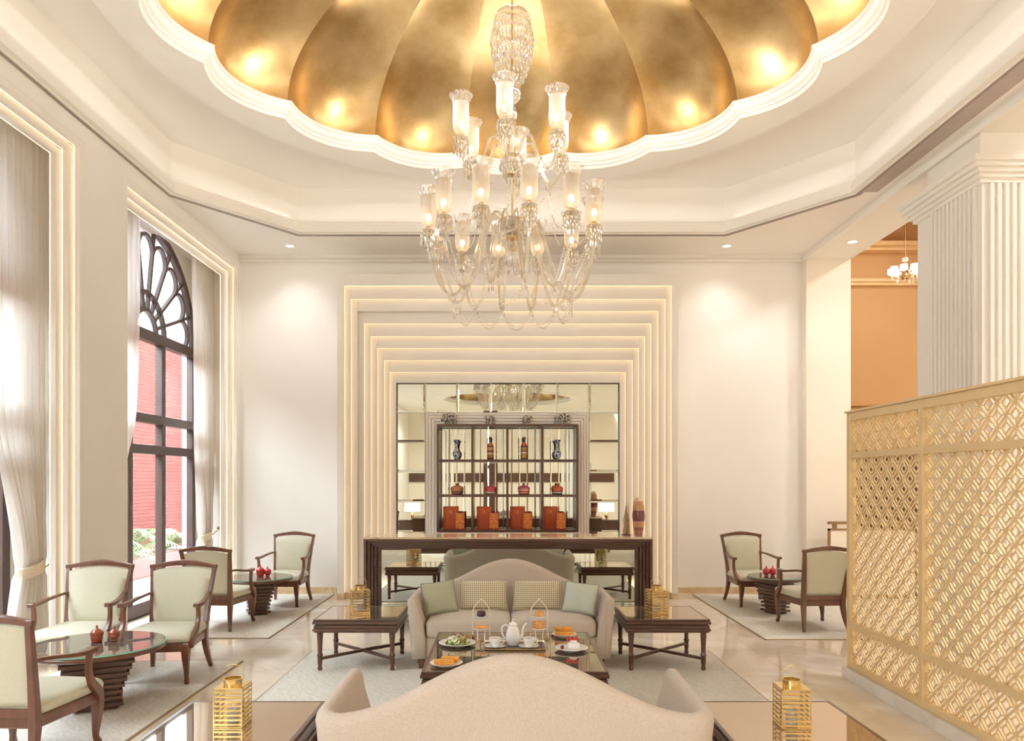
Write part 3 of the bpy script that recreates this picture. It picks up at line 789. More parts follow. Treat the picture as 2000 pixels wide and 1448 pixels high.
# round tables on a pedestal of stacked square slabs
def make_round(r, k, label, loc, rot):
    t = thing('round_table', label, 'table', loc, rot, 'low round tables with slatted pedestals')
    H = .455
    MB().lathe([(r-.05, H-.05), (r-.012, H-.045), (r, H-.035), (r, H-.02), (r-.01, H-.012)], 64).build('table_top', M_CHAIRW, t, smooth=True, angle=30)
    MB().lathe([(r-.006, H-.012), (r-.004, H-.010), (r-.004, H-.003)], 64, cap=True).build('glass_edge', M_GEDGE, t)
    MB().lathe([(r-.012, H-.004), (r-.012, H-.0015)], 64).build('glass_top', M_GREENGL, t)
    n = 9; p = MB()
    sz = [.40, .385, .36, .335, .31, .285, .265, .255, .27]
    for i in range(n):
        z1 = H-.05-i*.0445; s = sz[i]*k/2
        MB().box(-s, s, -s, s, z1-.024, z1).build('slab', M_DARK, t, bevel=.003)
        s2 = s-.035
        p.box(-s2, s2, -s2, s2, max(0, z1-.0455), z1-.02)
    p.build('core', M_DARK, t)
    return t
make_round(.46, 1.22, 'low round glass-topped table among the three armchairs at the front left', (-2.95, 5.36, .0125), .5)
make_round(.41, .96, 'low round glass-topped table between the two armchairs at the far left', (-3.02, 9.05, .012), .45)
make_round(.34, .92, 'low round glass-topped table between the two armchairs at the far right', (3.31, 9.12, .012), .35)
# red lidded jars
M_RED = mat('red_lacquer', '#96472F', .3, var=.2, scale=30, coat=.4); M_REDB = mat('bright_red_lacquer', '#C4343A', .3, var=.15, scale=30, coat=.4)
M_GILT = mat('gilt_dots', '#D9A066', .3, metal=.5)
def jar(loc, s, m, label, squat=False):
    t = thing('lidded_jar', label, 'jar', loc, 0, 'red lidded jars on the round tables'); t.scale = (s, s, s)
    MB().lathe([(.030, 0), (.034, .003), (.036, .02), (.040, .045), (.041, .055), (.038, .06)] if not squat else [(.02, 0), (.026, .004), (.022, .012), (.038, .025), (.043, .04), (.041, .052), (.036, .058)], 24).build('bowl', m, t, smooth=True, angle=50)
    MB().lathe([(.043, .058), (.044, .062), (.038, .072), (.026, .084), (.012, .092), (.006, .097), (.009, .104), (.006, .112), (.001, .118)], 24).build('lid', m, t, smooth=True, angle=50)
    b = MB()
    for i in range(12): b.sphere((.0405*math.cos(i*PI/6), .0405*math.sin(i*PI/6), .04), .003, 6, 4)
    b.build('dot_band', M_GILT, t)
    return t
zj = .468
jar((-2.975, 5.40, zj), 1.05, M_RED, 'taller rust red lidded jar on the front left round table')
jar((-2.87, 5.44, zj), .92, M_RED, 'smaller squat rust red jar on the front left round table', True)
jar((-3.00, 9.07, zj), 1.2, M_REDB, 'taller red lidded jar on the far left round table')
jar((-2.92, 9.10, zj), 1.0, M_REDB, 'smaller red jar on the far left round table, nearer the wall armchair', True)
jar((3.20, 9.12, zj), 1.05, M_REDB, 'left one of the two red jars on the far right round table', True)
jar((3.285, 9.14, zj), 1.05, M_REDB, 'right one of the two red jars on the far right round table', True)

# ---------------------------------------------------------------- brass lanterns
def make_lantern():
    t = thing('lantern', 'lantern', 'lantern', (0, 0, 0), 0, 'square brass lanterns on the side tables')
    w, h, e = .135/2, .19, .005
    f = MB()
    for sx in (-1, 1):
        for sy in (-1, 1): f.box(sx*w-e/2, sx*w+e/2, sy*w-e/2, sy*w+e/2, 0, h)
    for z in (0, h-e):
        for s in (-1, 1): f.box(-w, w, s*w-e/2, s*w+e/2, z, z+e); f.box(s*w-e/2, s*w+e/2, -w, w, z, z+e)
    f.build('frame', M_BRASS, t)
    for k in range(4):
        sl = MB(); M = Matrix.Rotation(k*PI/2, 4, 'Z')
        for i in range(8):
            z = .016+i*.0222
            sl.box(-w+.003, w-.003, w-.003, w+.001, z-.0045, z+.0045, M)
        sl.build('slatted_side', M_BRASS, t)
    MB().box(-w, w, -w, w, .001, .004).build('base', M_BRASS, t)
    tp = MB(); tp.rings([rrect(2*w, 2*w, .002, h-.002), rrect(2*w, 2*w, .002, h+.001)], cap=False)
    tp.rings([rrect(2*w, 2*w, .002, h+.001, 7), [Vector((.042*math.cos(2*PI*(i+.5)/32-.0), .042*math.sin(2*PI*(i+.5)/32), h+.001)) for i in range(32)]], cap=False)
    tp.build('top_plate', M_BRASS, t)
    MB().lathe([(.042, h), (.042, h+.028), (.046, h+.030), (.046, h+.033), (.039, h+.033), (.039, h)], 28, cap=False).build('collar', M_BRASS, t, smooth=True, angle=40)
    MB().tube([(.052*math.cos(a), 0, h+.045+.055*math.sin(a)) for a in [-.55+(PI+1.1)*i/30 for i in range(31)]], .0016, 8).build('handle', M_BRASS, t, smooth=True)
    MB().lathe([(.026, .004), (.028, .006), (.028, .075), (.025, .076)], 20).build('candle', mat('candle_wax', '#EFE6D2', .5), t, smooth=True)
    return t
ln = make_lantern(); zt_ = .456
ln.location = (-1.335, 3.63, zt_); ln['label'] = 'brass slatted lantern with ring handle on the bottom left side table'
dup(ln, (1.39, 3.61, zt_), -.04, 'brass slatted lantern with ring handle on the bottom right side table')
dup(ln, (-1.30, 6.62, zt_), .35, 'brass slatted lantern on the side table left of the far sofa', (1.12,)*3)
dup(ln, (1.345, 6.62, zt_), .25, 'brass slatted lantern on the side table right of the far sofa', (1.12,)*3)

# ---------------------------------------------------------------- rugs
def rug_mat(name, c1, c2, c3):
    m, N, L, b = base_mat(name)
    tc = N.new('ShaderNodeTexCoord')
    vo = N.new('ShaderNodeTexVoronoi'); vo.inputs['Scale'].default_value = 4.2; vo.feature = 'F1'; L.new(tc.outputs['Object'], vo.inputs[0])
    wv = N.new('ShaderNodeTexWave'); wv.bands_direction = 'DIAGONAL'; wv.inputs['Scale'].default_value = 9; wv.inputs['Distortion'].default_value = 14; wv.inputs['Detail'].default_value = 3; L.new(tc.outputs['Object'], wv.inputs[0])
    nz = N.new('ShaderNodeTexNoise'); nz.inputs['Scale'].default_value = 9; nz.inputs['Detail'].default_value = 6; L.new(tc.outputs['Object'], nz.inputs[0])
    a = N.new('ShaderNodeMath'); a.operation = 'ADD'; L.new(wv.outputs['Fac'], a.inputs[0]); L.new(nz.outputs['Fac'], a.inputs[1])
    a2 = N.new('ShaderNodeMath'); a2.operation = 'MULTIPLY'; a2.inputs[1].default_value = .5; L.new(a.outputs[0], a2.inputs[0])
    rp = N.new('ShaderNodeValToRGB'); e = rp.color_ramp.elements; e[0].position = .3; e[0].color = hexc(c1)+(1,); e[1].position = .7; e[1].color = hexc(c2)+(1,); x = e.new(.5); x.color = hexc(c3)+(1,)
    L.new(a2.outputs[0], rp.inputs[0]); L.new(rp.outputs[0], b.inputs['Base Color']); b.inputs['Roughness'].default_value = .95; b.inputs['Specular IOR Level'].default_value = .1
    n3 = N.new('ShaderNodeTexNoise'); n3.inputs['Scale'].default_value = 220; L.new(tc.outputs['Object'], n3.inputs[0])
    bp = N.new('ShaderNodeBump'); bp.inputs['Strength'].default_value = .4; bp.inputs['Distance'].default_value = .003; L.new(n3.outputs['Fac'], bp.inputs['Height']); L.new(bp.outputs[0], b.inputs['Normal'])
    return m
M_RUG = rug_mat('patterned_rug', '#D5CFC2', '#E0DBD0', '#DAD5C9')
M_RUGE = mat('rug_binding', '#A48E70', .9)
for x0, x1, y0, y1, lab in ((-1.86, 1.95, 2.4, 7.12, 'large pale patterned rug under the sofas and coffee table'), (-3.84, -2.38, 3.0, 6.72, 'pale patterned rug under the front left round table'),
                            (-3.84, -2.45, 7.68, 10.62, 'pale patterned rug under the far left armchairs'), (2.66, 4.9, 7.62, 10.60, 'pale patterned rug under the far right armchairs')):
    r = thing('rug', lab, 'rug', ((x0+x1)/2, (y0+y1)/2, 0), 0, 'pale patterned rugs'); w, d = (x1-x0)/2, (y1-y0)/2
    MB().box(-w+.012, w-.012, -d+.012, d-.012, .001, .012).build('pile', M_RUG, r)
    e = MB(); e.box(-w, w, -d, -d+.012, .001, .010).box(-w, w, d-.012, d, .001, .010).box(-w, -w+.012, -d, d, .001, .010).box(w-.012, w, -d, d, .001, .010)
    e.build('binding', M_RUGE, r)

# ---------------------------------------------------------------- console with a stepped frame and mirror
YC = 8.30
cs = thing('console_table', 'long dark wood console with stepped frame and mirrored recess in front of the portal', 'console', (0, YC, 0))
cx0, cx1, cz = -1.592, 1.643, .983
w5 = .030
for k in range(5):
    a, b = w5*k, w5*(k+1); zt, zb = cz-.026*k, cz-.026*(k+1)
    m = MB(); y0, y1 = .05*k, .05*(k+1)+.03
    m.box(cx0+a, cx0+b, y0, y1, 0, zt); m.box(cx1-b, cx1-a, y0, y1, 0, zt); m.box(cx0+b, cx1-b, y0, y1, zb, zt)
    m.build('stepped_frame', M_DARK, cs, bevel=.003)
bd = MB(); bd.box(cx0, cx0+.03, .08, .58, 0, cz).box(cx1-.03, cx1, .08, .58, 0, cz).box(cx0+.03, cx1-.03, .55, .58, 0, cz); bd.build('carcass', M_DARK, cs)
MB().box(cx0-.006, cx1+.006, -.006, .60, cz, cz+.02).build('marble_top', marble('console_marble', '#D9C2A6', '#E8D6BE', '#CDB392', .08, seam=False, scale=3), cs, bevel=.002)
for k, (z0, z1) in enumerate(((.006, .205), (.210, cz-.128))):
    MB().box(cx0+.152, cx1-.152, .262, .268, z0, z1).build('mirror_panel', M_MIRROR, cs)

# open display shelf in the niche behind the console
ZC = cz+.02
YS = 10.48; sx0, sx1 = (853-VX)*YS/F, (1130-VX)*YS/F; ZT = P(0, 1040, YS).z
SWd, SH = (sx1-sx0)/2, P(0, 829, YS).z-ZT; th = .034; sd = .14
sh = thing('display_shelf', 'open dark wood display shelf of twelve cells in front of the mirror wall', 'shelf', ((sx0+sx1)/2, YS+sd, ZT))
MB().box(-SWd, -SWd+th, -sd, sd, 0, SH).build('side_panel', M_DARK, sh, bevel=.002)
MB().box(SWd-th, SWd, -sd, sd, 0, SH).build('side_panel', M_DARK, sh, bevel=.002)
zsh = [0, P(0, 969, YS).z-ZT-th/2, P(0, 900, YS).z-ZT-th/2, SH-th]
for z in zsh: MB().box(-SWd+th, SWd-th, -sd, sd, z, z+th).build('shelf_board', M_DARK, sh, bevel=.002)
vx = [(v-991.5)*YS/F for v in (922.7, 991, 1059)]
for x in vx:
    for i in range(3): MB().box(x-th/2, x+th/2, -sd+.002, sd-.012, zsh[i]+th, zsh[i+1]).build('divider', M_DARK, sh)
# mirrored back in narrow upright strips with ground edges
n = 17; pw = 2*(SWd-th)/n; bm_ = MB()
for i in range(n):
    x0, x1 = -SWd+th+pw*i+.001, -SWd+th+pw*(i+1)-.001; e = .011; vv = []
    for (a_, z_, d_) in ((x0, th, 0), (x1, th, 0), (x1, SH-th, 0), (x0, SH-th, 0), (x0+e, th+e, -.002), (x1-e, th+e, -.002), (x1-e, SH-th-e, -.002), (x0+e, SH-th-e, -.002)):
        vv.append(bm_.bm.verts.new((a_, sd-.006+d_, z_)))
    for f in ((4, 5, 6, 7), (0, 1, 5, 4), (1, 2, 6, 5), (2, 3, 7, 6), (3, 0, 4, 7)): bm_.bm.faces.new([vv[q] for q in f])
bm_.build('mirror_back', M_MIRROR, sh, recalc=False)
for f in bpy.data.objects['mirror_back'].data.polygons: pass
SXC = (sx0+sx1)/2; K = 1.215
colx = [(v-VX)*10.56/F for v in (891.5, 957.5, 1023.5, 1088.5)]
rowz = [ZT+z+th+.001 for z in zsh[:3]]
COLN = ['leftmost column', 'second column from the left', 'third column from the left', 'rightmost column']
# row of vases
def spots(name, c1, c2, sc, thr=.5, rough=.25):
    m, N, L, b = base_mat(name); tc = N.new('ShaderNodeTexCoord')
    nz = N.new('ShaderNodeTexNoise'); nz.inputs['Scale'].default_value = sc; nz.inputs['Detail'].default_value = 2; L.new(tc.outputs['Object'], nz.inputs[0])
    rp = N.new('ShaderNodeValToRGB'); e = rp.color_ramp.elements; e[0].position = thr-.04; e[1].position = thr+.04; e[0].color = hexc(c1)+(1,); e[1].color = hexc(c2)+(1,)
    L.new(nz.outputs['Fac'], rp.inputs[0]); L.new(rp.outputs[0], b.inputs['Base Color']); b.inputs['Roughness'].default_value = rough
    return m
def bands(name, cols, z0, z1, rough=.3, coat=.4):
    """horizontal painted bands; cols = [(pos, hex)]"""
    m, N, L, b = base_mat(name); tc = N.new('ShaderNodeTexCoord'); sx = N.new('ShaderNodeSeparateXYZ'); L.new(tc.outputs['Object'], sx.inputs[0])
    mr = N.new('ShaderNodeMapRange'); mr.inputs['From Min'].default_value = z0; mr.inputs['From Max'].default_value = z1; L.new(sx.outputs['Z'], mr.inputs[0])
    rp = N.new('ShaderNodeValToRGB'); rp.color_ramp.interpolation = 'CONSTANT'; e = rp.color_ramp.elements
    e[0].position = 0; e[0].color = hexc(cols[0][1])+(1,); e[1].position = cols[1][0]; e[1].color = hexc(cols[1][1])+(1,)
    for p, c in cols[2:]: x = e.new(p); x.color = hexc(c)+(1,)
    L.new(mr.outputs[0], rp.inputs[0]); L.new(rp.outputs[0], b.inputs['Base Color']); b.inputs['Roughness'].default_value = rough; b.inputs['Coat Weight'].default_value = coat
    return m
M_BW = spots('blue_white_porcelain', '#2E4C7E', '#E8EAEC', 60, .5)
for c in (0, 3):
    v = thing('porcelain_vase', 'blue and white porcelain vase with flared neck, top row, '+COLN[c], 'vase', (colx[c], 10.60, rowz[2]), 0, 'vases on the shelf top row'); v.scale = (K, K, K)
    MB().lathe([(.026, 0), (.03, .004), (.026, .012), (.040, .035), (.048, .06), (.046, .08), (.03, .105), (.021, .125), (.020, .16), (.026, .195), (.038, .222), (.040, .228), (.034, .226)], 24).build('body', M_BW, v, smooth=True)
    MB().lathe([(.039, .222), (.041, .226), (.040, .230)], 24, cap=False).build('rim', mat('blue_glaze', '#2B456F', .2), v, smooth=True)
BT = [('#8A4A30', [(0, '#5A2E22'), (.08, '#B5714E'), (.25, '#E2C9A2'), (.33, '#8C2E2A'), (.45, '#C98A5C'), (.6, '#5A2E22'), (.66, '#B5714E'), (.84, '#2A1A18')]),
      ('#A5522E', [(0, '#3A2A20'), (.06, '#B98A4A'), (.3, '#F2E4D0'), (.36, '#B33A34'), (.42, '#A87F46'), (.6, '#2E2A26'), (.66, '#D04A40'), (.84, '#2A1A18')])]
for c, bt in zip((1, 2), BT):
    v = thing('banded_bottle', ['brown banded bottle with long neck, top row, ', 'ochre and red banded bottle, top row, '][c-1]+COLN[c], 'bottle', (colx[c], 10.60, rowz[2]), 0, 'vases on the shelf top row'); v.scale = (K, K, K)
    MB().lathe([(.036, 0), (.038, .004), (.038, .15), (.034, .172), (.022, .192), (.016, .205), (.016, .235)], 24).build('body', bands('bottle_bands_%s' % 'ab'[c-1], bt[1], 0, .24), v, smooth=True, angle=50)
    MB().lathe([(.018, .235), (.022, .238), (.022, .252), (.015, .262), (.006, .266)], 20).build('stopper', M_DARK, v, smooth=True, angle=50)
JB = [[(0, '#8C1F2A'), (.2, '#C9B7A0'), (.32, '#5A2A2E'), (.5, '#D08A5A')], [(0, '#8A6A5A'), (.2, '#EFE6DA'), (.45, '#C4474A'), (.7, '#C4474A')], [(0, '#C4474A'), (.2, '#EFE0D0'), (.35, '#C0404A'), (.6, '#E8B8A8')], [(0, '#4A4038'), (.2, '#EFE6DA'), (.42, '#B5452E'), (.6, '#D86A48')]]
for c in range(4):
    v = thing('banded_pot', ['wine red and tan lidded pot, middle row, ', 'white banded red lidded pot, middle row, ', 'red pot with thin pale stripes, middle row, ', 'orange red pot with dark foot, middle row, '][c]+COLN[c], 'pot', (colx[c], 10.60, rowz[1]), 0, 'lidded pots on the shelf middle row'); v.scale = (K, K, K)
    MB().lathe([(.055, 0), (.062, .006), (.066, .03), (.070, .055), (.068, .065)], 32).build('bowl', bands('pot_bands_%s' % 'abcd'[c], JB[c], 0, .07), v, smooth=True, angle=50)
    MB().lathe([(.071, .063), (.073, .068), (.068, .082), (.050, .095), (.028, .102), (.014, .106), (.010, .112), (.016, .118), (.012, .128), (.003, .132)], 32).build('lid', mat('pot_lid_%s' % 'abcd'[c], ['#C9875E', '#C4474A', '#C9606A', '#D4603E'][c], .3, var=.1, coat=.4), v, smooth=True, angle=50)
def ornate(name):
    m, N, L, b = base_mat(name); tc = N.new('ShaderNodeTexCoord')
    wv = N.new('ShaderNodeTexWave'); wv.wave_type = 'RINGS'; wv.inputs['Scale'].default_value = 16; wv.inputs['Distortion'].default_value = 5; wv.inputs['Detail'].default_value = 1; wv.inputs['Detail Scale'].default_value = 3
    ab = N.new('ShaderNodeVectorMath'); ab.operation = 'ABSOLUTE'; L.new(tc.outputs['Object'], ab.inputs[0]); L.new(ab.outputs[0], wv.inputs[0])
    rp = N.new('ShaderNodeValToRGB'); e = rp.color_ramp.elements; e[0].position = .55; e[1].position = .72; e[0].color = hexc('#CC5224')+(1,); e[1].color = hexc('#E6A04A')+(1,)
    L.new(wv.outputs['Fac'], rp.inputs[0]); L.new(rp.outputs[0], b.inputs['Base Color']); b.inputs['Roughness'].default_value = .5
    return m
M_OR = mat('orange_lacquer', '#E0602A', .45, var=.1, scale=10, coat=.2); M_ORN = ornate('gilt_ornament'); M_ORS = mat('orange_lacquer_dark', '#C24C20', .5)
for c in range(4):
    bx = thing('orange_box', 'tall plain orange box, bottom row, '+COLN[c], 'box', (colx[c]-.075*K, 10.68, rowz[0]), 0, 'tall orange boxes on the shelf bottom row'); bx.scale = (K, K, K)
    MB().box(-.088, .088, -.02, .02, 0, .262).build('case', M_OR, bx, bevel=.003)
    MB().box(-.060, .060, -.0215, -.019, .03, .235).build('front_panel', M_OR, bx, bevel=.001)
    MB().box(-.012, .012, -.0225, -.02, .19, .215).build('emblem', M_GILT, bx)
    bx = thing('ornate_box', 'small ornate orange box, bottom row, '+COLN[c], 'box', (colx[c]+.042*K, 10.56, rowz[0]), 0, 'small ornate boxes on the shelf bottom row'); bx.scale = (K, K, K)
    MB().box(-.056, .056, -.016, .016, 0, .198).build('case', M_ORS, bx, bevel=.003)
    MB().box(-.048, .048, -.0175, -.015, .008, .190).build('ornament_panel', M_ORN, bx)
# porcelain elephants on top
M_EL = spots('elephant_porcelain', '#4A4C55', '#D8CDB8', 45, .48, .2)
M_ELG = mat('elephant_gilt', '#C9A050', .25, metal=.8)
def elephant(x, rot, s, label):
    t = thing('elephant_figurine', label, 'figurine', (x, 10.60, ZT+SH+.001), rot, 'porcelain elephants on top of the shelf'); t.scale = (s*K, s*K, s*K)
    MB().sphere((0, -.01, .088), (.052, .072, .050), 20, 12).build('body', M_EL, t, smooth=True)
    MB().sphere((0, .068, .100), (.032, .032, .036), 16, 10).build('head', M_EL, t, smooth=True)
    for sx in (-1, 1):
        MB().sphere((sx*.042, .058, .098), (.026, .007, .034), 14, 8).build('ear', M_EL, t, smooth=True)
        for y in (-.05, .04): MB().lathe([(.019, 0), (.020, .006), (.016, .012), (.017, .06), (.022, .085)], 12, (sx*.030, y, 0)).build('leg', M_EL, t, smooth=True)
        MB().tube([(sx*.016, .09, .085), (sx*.018, .112, .078), (sx*.016, .126, .088)], [.004, .003, .001], 6).build('tusk', mat('ivory', '#EDE4D0', .4), t, smooth=True)
    MB().tube([(0, .092, .10), (0, .112, .082), (0, .118, .05), (0, .115, .022), (0, .124, .010)], [.015, .012, .009, .007, .006], 10, sub=3).build('trunk', M_EL, t, smooth=True)
    MB().sphere((0, -.005, .118), (.034, .036, .022), 14, 8).build('saddle_cloth', M_ELG, t, smooth=True)
    MB().tube([(0, -.08, .10), (0, -.088, .07), (0, -.084, .045)], [.005, .003, .002], 6).build('tail', M_EL, t, smooth=True)
ec = [(v-VX)*10.6/F for v in (879, 958, 1028, 1101)]
elephant(ec[0], -PI/2-.5+PI, 1.0, 'large porcelain elephant at the left end of the shelf top')
elephant(ec[1], PI-.5, .82, 'small porcelain elephant, second from the left on the shelf top')
elephant(ec[2], PI+.35, .82, 'small porcelain elephant, third from the left on the shelf top')
elephant(ec[3], PI/2+.5, 1.0, 'large porcelain elephant at the right end of the shelf top')
# tall banded vase and driftwood at the right end of the console
vx_ = (1247.5-VX)*8.55/F
v = thing('tall_vase', 'tall oval brown and cream glazed vase at the right end of the console', 'vase', (vx_, 8.56, ZC))
MB().lathe([(.040, 0), (.044, .005), (.050, .05), (.062, .12), (.070, .19), (.0715, .24), (.066, .32), (.055, .38), (.040, .42), (.030, .435), (.028, .440), (.024, .436)], 36).build('body',
    bands('vase_glaze', [(0, '#9B6A55'), (.14, '#8C5442'), (.22, '#C08A6A'), (.38, '#6E3232'), (.66, '#BE8A62'), (.9, '#D9B894')], 0, .44, .18, .6), v, smooth=True)
v = thing('driftwood_sculpture', 'upright sculpture of thin pale driftwood sticks beside the tall vase', 'sculpture', ((1224-VX)*8.6/F, 8.62, ZC))
MB().box(-.045, .045, -.03, .03, 0, .012).build('base', M_DARK, v)
random.seed(3)
for i in range(9):
    x = -.035+.07*i/8; h = .22+random.random()*.16; p = [(x, random.uniform(-.015, .015), .012)]
    for k in range(1, 6): p.append((x*(1-.5*k/5)+random.uniform(-.010, .010), random.uniform(-.012, .012), .012+h*k/5))
    MB().tube(p, [.007, .007, .006, .005, .004, .002], 7).build('stick', mat('driftwood', '#B89A78', .7, var=.2, scale=40), v, smooth=True)
# ================================================================ curtains
def sheer(name, col, transl=.75):
    m, N, L, b = base_mat(name); N.remove(b); out = N['Material Output']
    tc = N.new('ShaderNodeTexCoord'); nz = N.new('ShaderNodeTexNoise'); nz.inputs['Scale'].default_value = 90; L.new(tc.outputs['Object'], nz.inputs[0])
    rp = N.new('ShaderNodeValToRGB'); c = hexc(col); rp.color_ramp.elements[0].color = tuple(v*.93 for v in c)+(1,); rp.color_ramp.elements[1].color = c+(1,); L.new(nz.outputs['Fac'], rp.inputs[0])
    df = N.new('ShaderNodeBsdfDiffuse'); tl = N.new('ShaderNodeBsdfTranslucent'); tr = N.new('ShaderNodeBsdfTransparent')
    L.new(rp.outputs[0], df.inputs[0]); L.new(rp.outputs[0], tl.inputs[0])
    a = N.new('ShaderNodeMixShader'); a.inputs[0].default_value = .6; L.new(df.outputs[0], a.inputs[1]); L.new(tl.outputs[0], a.inputs[2])
    b2 = N.new('ShaderNodeMixShader'); b2.inputs[0].default_value = 1-transl; L.new(a.outputs[0], b2.inputs[1]); L.new(tr.outputs[0], b2.inputs[2])
    L.new(b2.outputs[0], out.inputs[0]); return m
M_CURT = sheer('sheer_curtain', '#FAF6F0', .86); M_TIE = fabric('curtain_tie', '#D9C7AE', '#EADCC8', 200)
def curtain(x, top, mid, tie, bot, ztop, ztie, label, folds=9, hooky=None):
    """spans along Y at the top, half way, the tie and the floor"""
    t = thing('curtain', label, 'curtain', (x, (top[0]+top[1])/2, 0), 0, 'sheer cream curtains'); y0 = (top[0]+top[1])/2
    def lerp(a, b, k): return a+(b-a)*k
    def span(z):
        if z > ztie:
            k = (ztop-z)/(ztop-ztie)
            if k < .6: q = (k/.6)**1.5; return lerp(top[0], mid[0], q), lerp(top[1], mid[1], q)
            q = (k-.6)/.4; q = q*q*(3-2*q); return lerp(mid[0], tie[0], q), lerp(mid[1], tie[1], q)
        k = (ztie-z)/ztie; q = min(1, k*1.6)**.8
        return lerp(tie[0], bot[0], q), lerp(tie[1], bot[1], q)
    n = folds*10; R = []
    zs2 = [ztop-(ztop-ztie)*i/34 for i in range(35)]+[ztie-(ztie-.02)*i/12 for i in range(1, 13)]
    for z in zs2:
        a, b = span(z); w = b-a; ring = []
        amp = min(.06, .034+.10*max(0, .62-w)*.7)
        if abs(z-ztie) < .06: amp *= .6
        for i in range(n+1):
            u = i/n
            ph = 2*PI*folds*(u+.02*math.sin(5*u+z*.9))
            ring.append(Vector((amp*math.sin(ph)+.012*math.sin(2.3*ph+z), a+w*u-y0+.006*math.cos(ph), z)))
        R.append(ring)
    MB().rings(R, closed=False, cap=False).build('cloth', M_CURT, t, smooth=True, angle=180)
    a, b = tie; m = MB(); c = (a+b)/2-y0; hw = (b-a)/2+.025; ring = []
    def band(z, g): return [Vector(((.075+g)*math.cos(2*PI*i/24), c+(hw+g)*math.sin(2*PI*i/24), z+.03*math.sin(2*PI*i/24))) for i in range(24)]
    m.rings([band(ztie-.055, -.012), band(ztie-.045, 0), band(ztie+.045, 0), band(ztie+.055, -.012)], cap=False)
    m.build('tieback', M_TIE, t, smooth=True)
    if hooky is not None:
        hk = MB(); hk.tube([(.02, c+(hw)*hooky, ztie), (.10, c+hooky*(hw+.05), ztie+.07)], .006, 6); hk.sphere((.11, c+hooky*(hw+.055), ztie+.10), (.022, .022, .026), 12, 8)
        hk.build('tie_hook', mat('bronze_hook', '#B59A72', .4, metal=.4), t, smooth=True)
curtain(-4.17, (5.95, 6.72), (6.00, 6.72), (6.36, 6.66), (6.22, 6.72), 4.86, .86, 'sheer cream curtain tied back at the right side of the near left window', 9, 1)
curtain(-4.19, (7.62, 8.46), (7.62, 8.36), (7.62, 7.80), (7.62, 7.90), 4.86, .86, 'sheer cream curtain at the near side of the far left window, beside the pier', 8)
curtain(-4.19, (9.93, 10.64), (10.02, 10.64), (10.20, 10.46), (10.10, 10.52), 4.86, .86, 'sheer cream curtain tied back at the far side of the far left window', 9, 1)
curtain(-4.17, (3.60, 4.35), (3.60, 4.25), (3.65, 3.95), (3.62, 4.05), 4.86, .86, 'sheer cream curtain at the near side of the near left window beside the camera', 8)

# ================================================================ column beside the screen, fluted, with a stepped capital
col = MB()
cx_, cy_, cw = 4.36, 6.80, 1.06
struct(MB().box(cx_, cx_+cw, cy_, cy_+cw, 0, 4.5).build('pillar_core', M_WALL))
def fluted():
    root = thing('fluted_column', 'square cream column with vertical flutes and stepped capital behind the gold screen', 'column', (cx_, cy_, 0))
    for side in ('front', 'left'):
        n = 14 if side == 'front' else 11
        pitch = .068; start = .06
        for i in range(n):
            a = start+i*pitch
            if a+.034 > cw-(.04 if side == 'front' else .26): break
            m = MB()
            if side == 'front': m.box(a, a+.036, -.032, 0, 0, 4.36)
            else: m.box(-.032, 0, a, a+.036, 0, 4.36)
            m.build('flute', M_TRIM, root, bevel=.004)
    steps = [(.035, 4.36, 4.40), (.065, 4.40, 4.44), (.095, 4.44, 4.48), (.13, 4.48, 4.52), (.16, 4.52, 4.575)]
    for g, z0, z1 in steps: MB().box(-g, cw+g, -g, cw+g, z0, z1).build('capital_step', M_TRIM, root, bevel=.004)
    MB().box(-.045, cw+.045, -.045, .80, 4.575, ZSOF).build('abacus_block', M_TRIM, root)
fluted()

# ================================================================ gold lattice screen
M_GOLDP = mat('gold_paint', '#E9CF9C', .42, metal=.15, var=.04, scale=3)
XS = 2.87; Y0s, Y1s = 2.89, 6.19
sc_ = thing('lattice_screen', 'tall gold openwork screen of nested diamonds standing on a white marble kerb', 'screen', (XS, (Y0s+Y1s)/2, .09))
yo = (Y0s+Y1s)/2; Hs = 2.20-.09
post = [Y1s, Y1s-1.10, Y1s-2.20, Y1s-3.30]
for i, y in enumerate(post):
    w_ = .05; y_ = y-w_ if i == 0 else (y if i == 3 else y-w_/2)
    MB().box(-.03, .03, y_-yo, y_-yo+w_, 0, Hs-.0).build('post', M_GOLDP, sc_, bevel=.003)
zr = [(0, .05), (.335, .385), (1.735, 1.785), (Hs-.065, Hs)]
for z0, z1 in zr: MB().box(-.027, .027, Y0s-yo+.004, Y1s-yo-.004, z0+.001, z1-.001).build('rail', M_GOLDP, sc_, bevel=.002)
MB().box(-.045, .045, Y0s-yo-.01, Y1s-yo+.01, Hs, Hs+.018).build('top_cap', M_GOLDP, sc_, bevel=.003)
pa, pb = .160, .1475     # diamond width and height
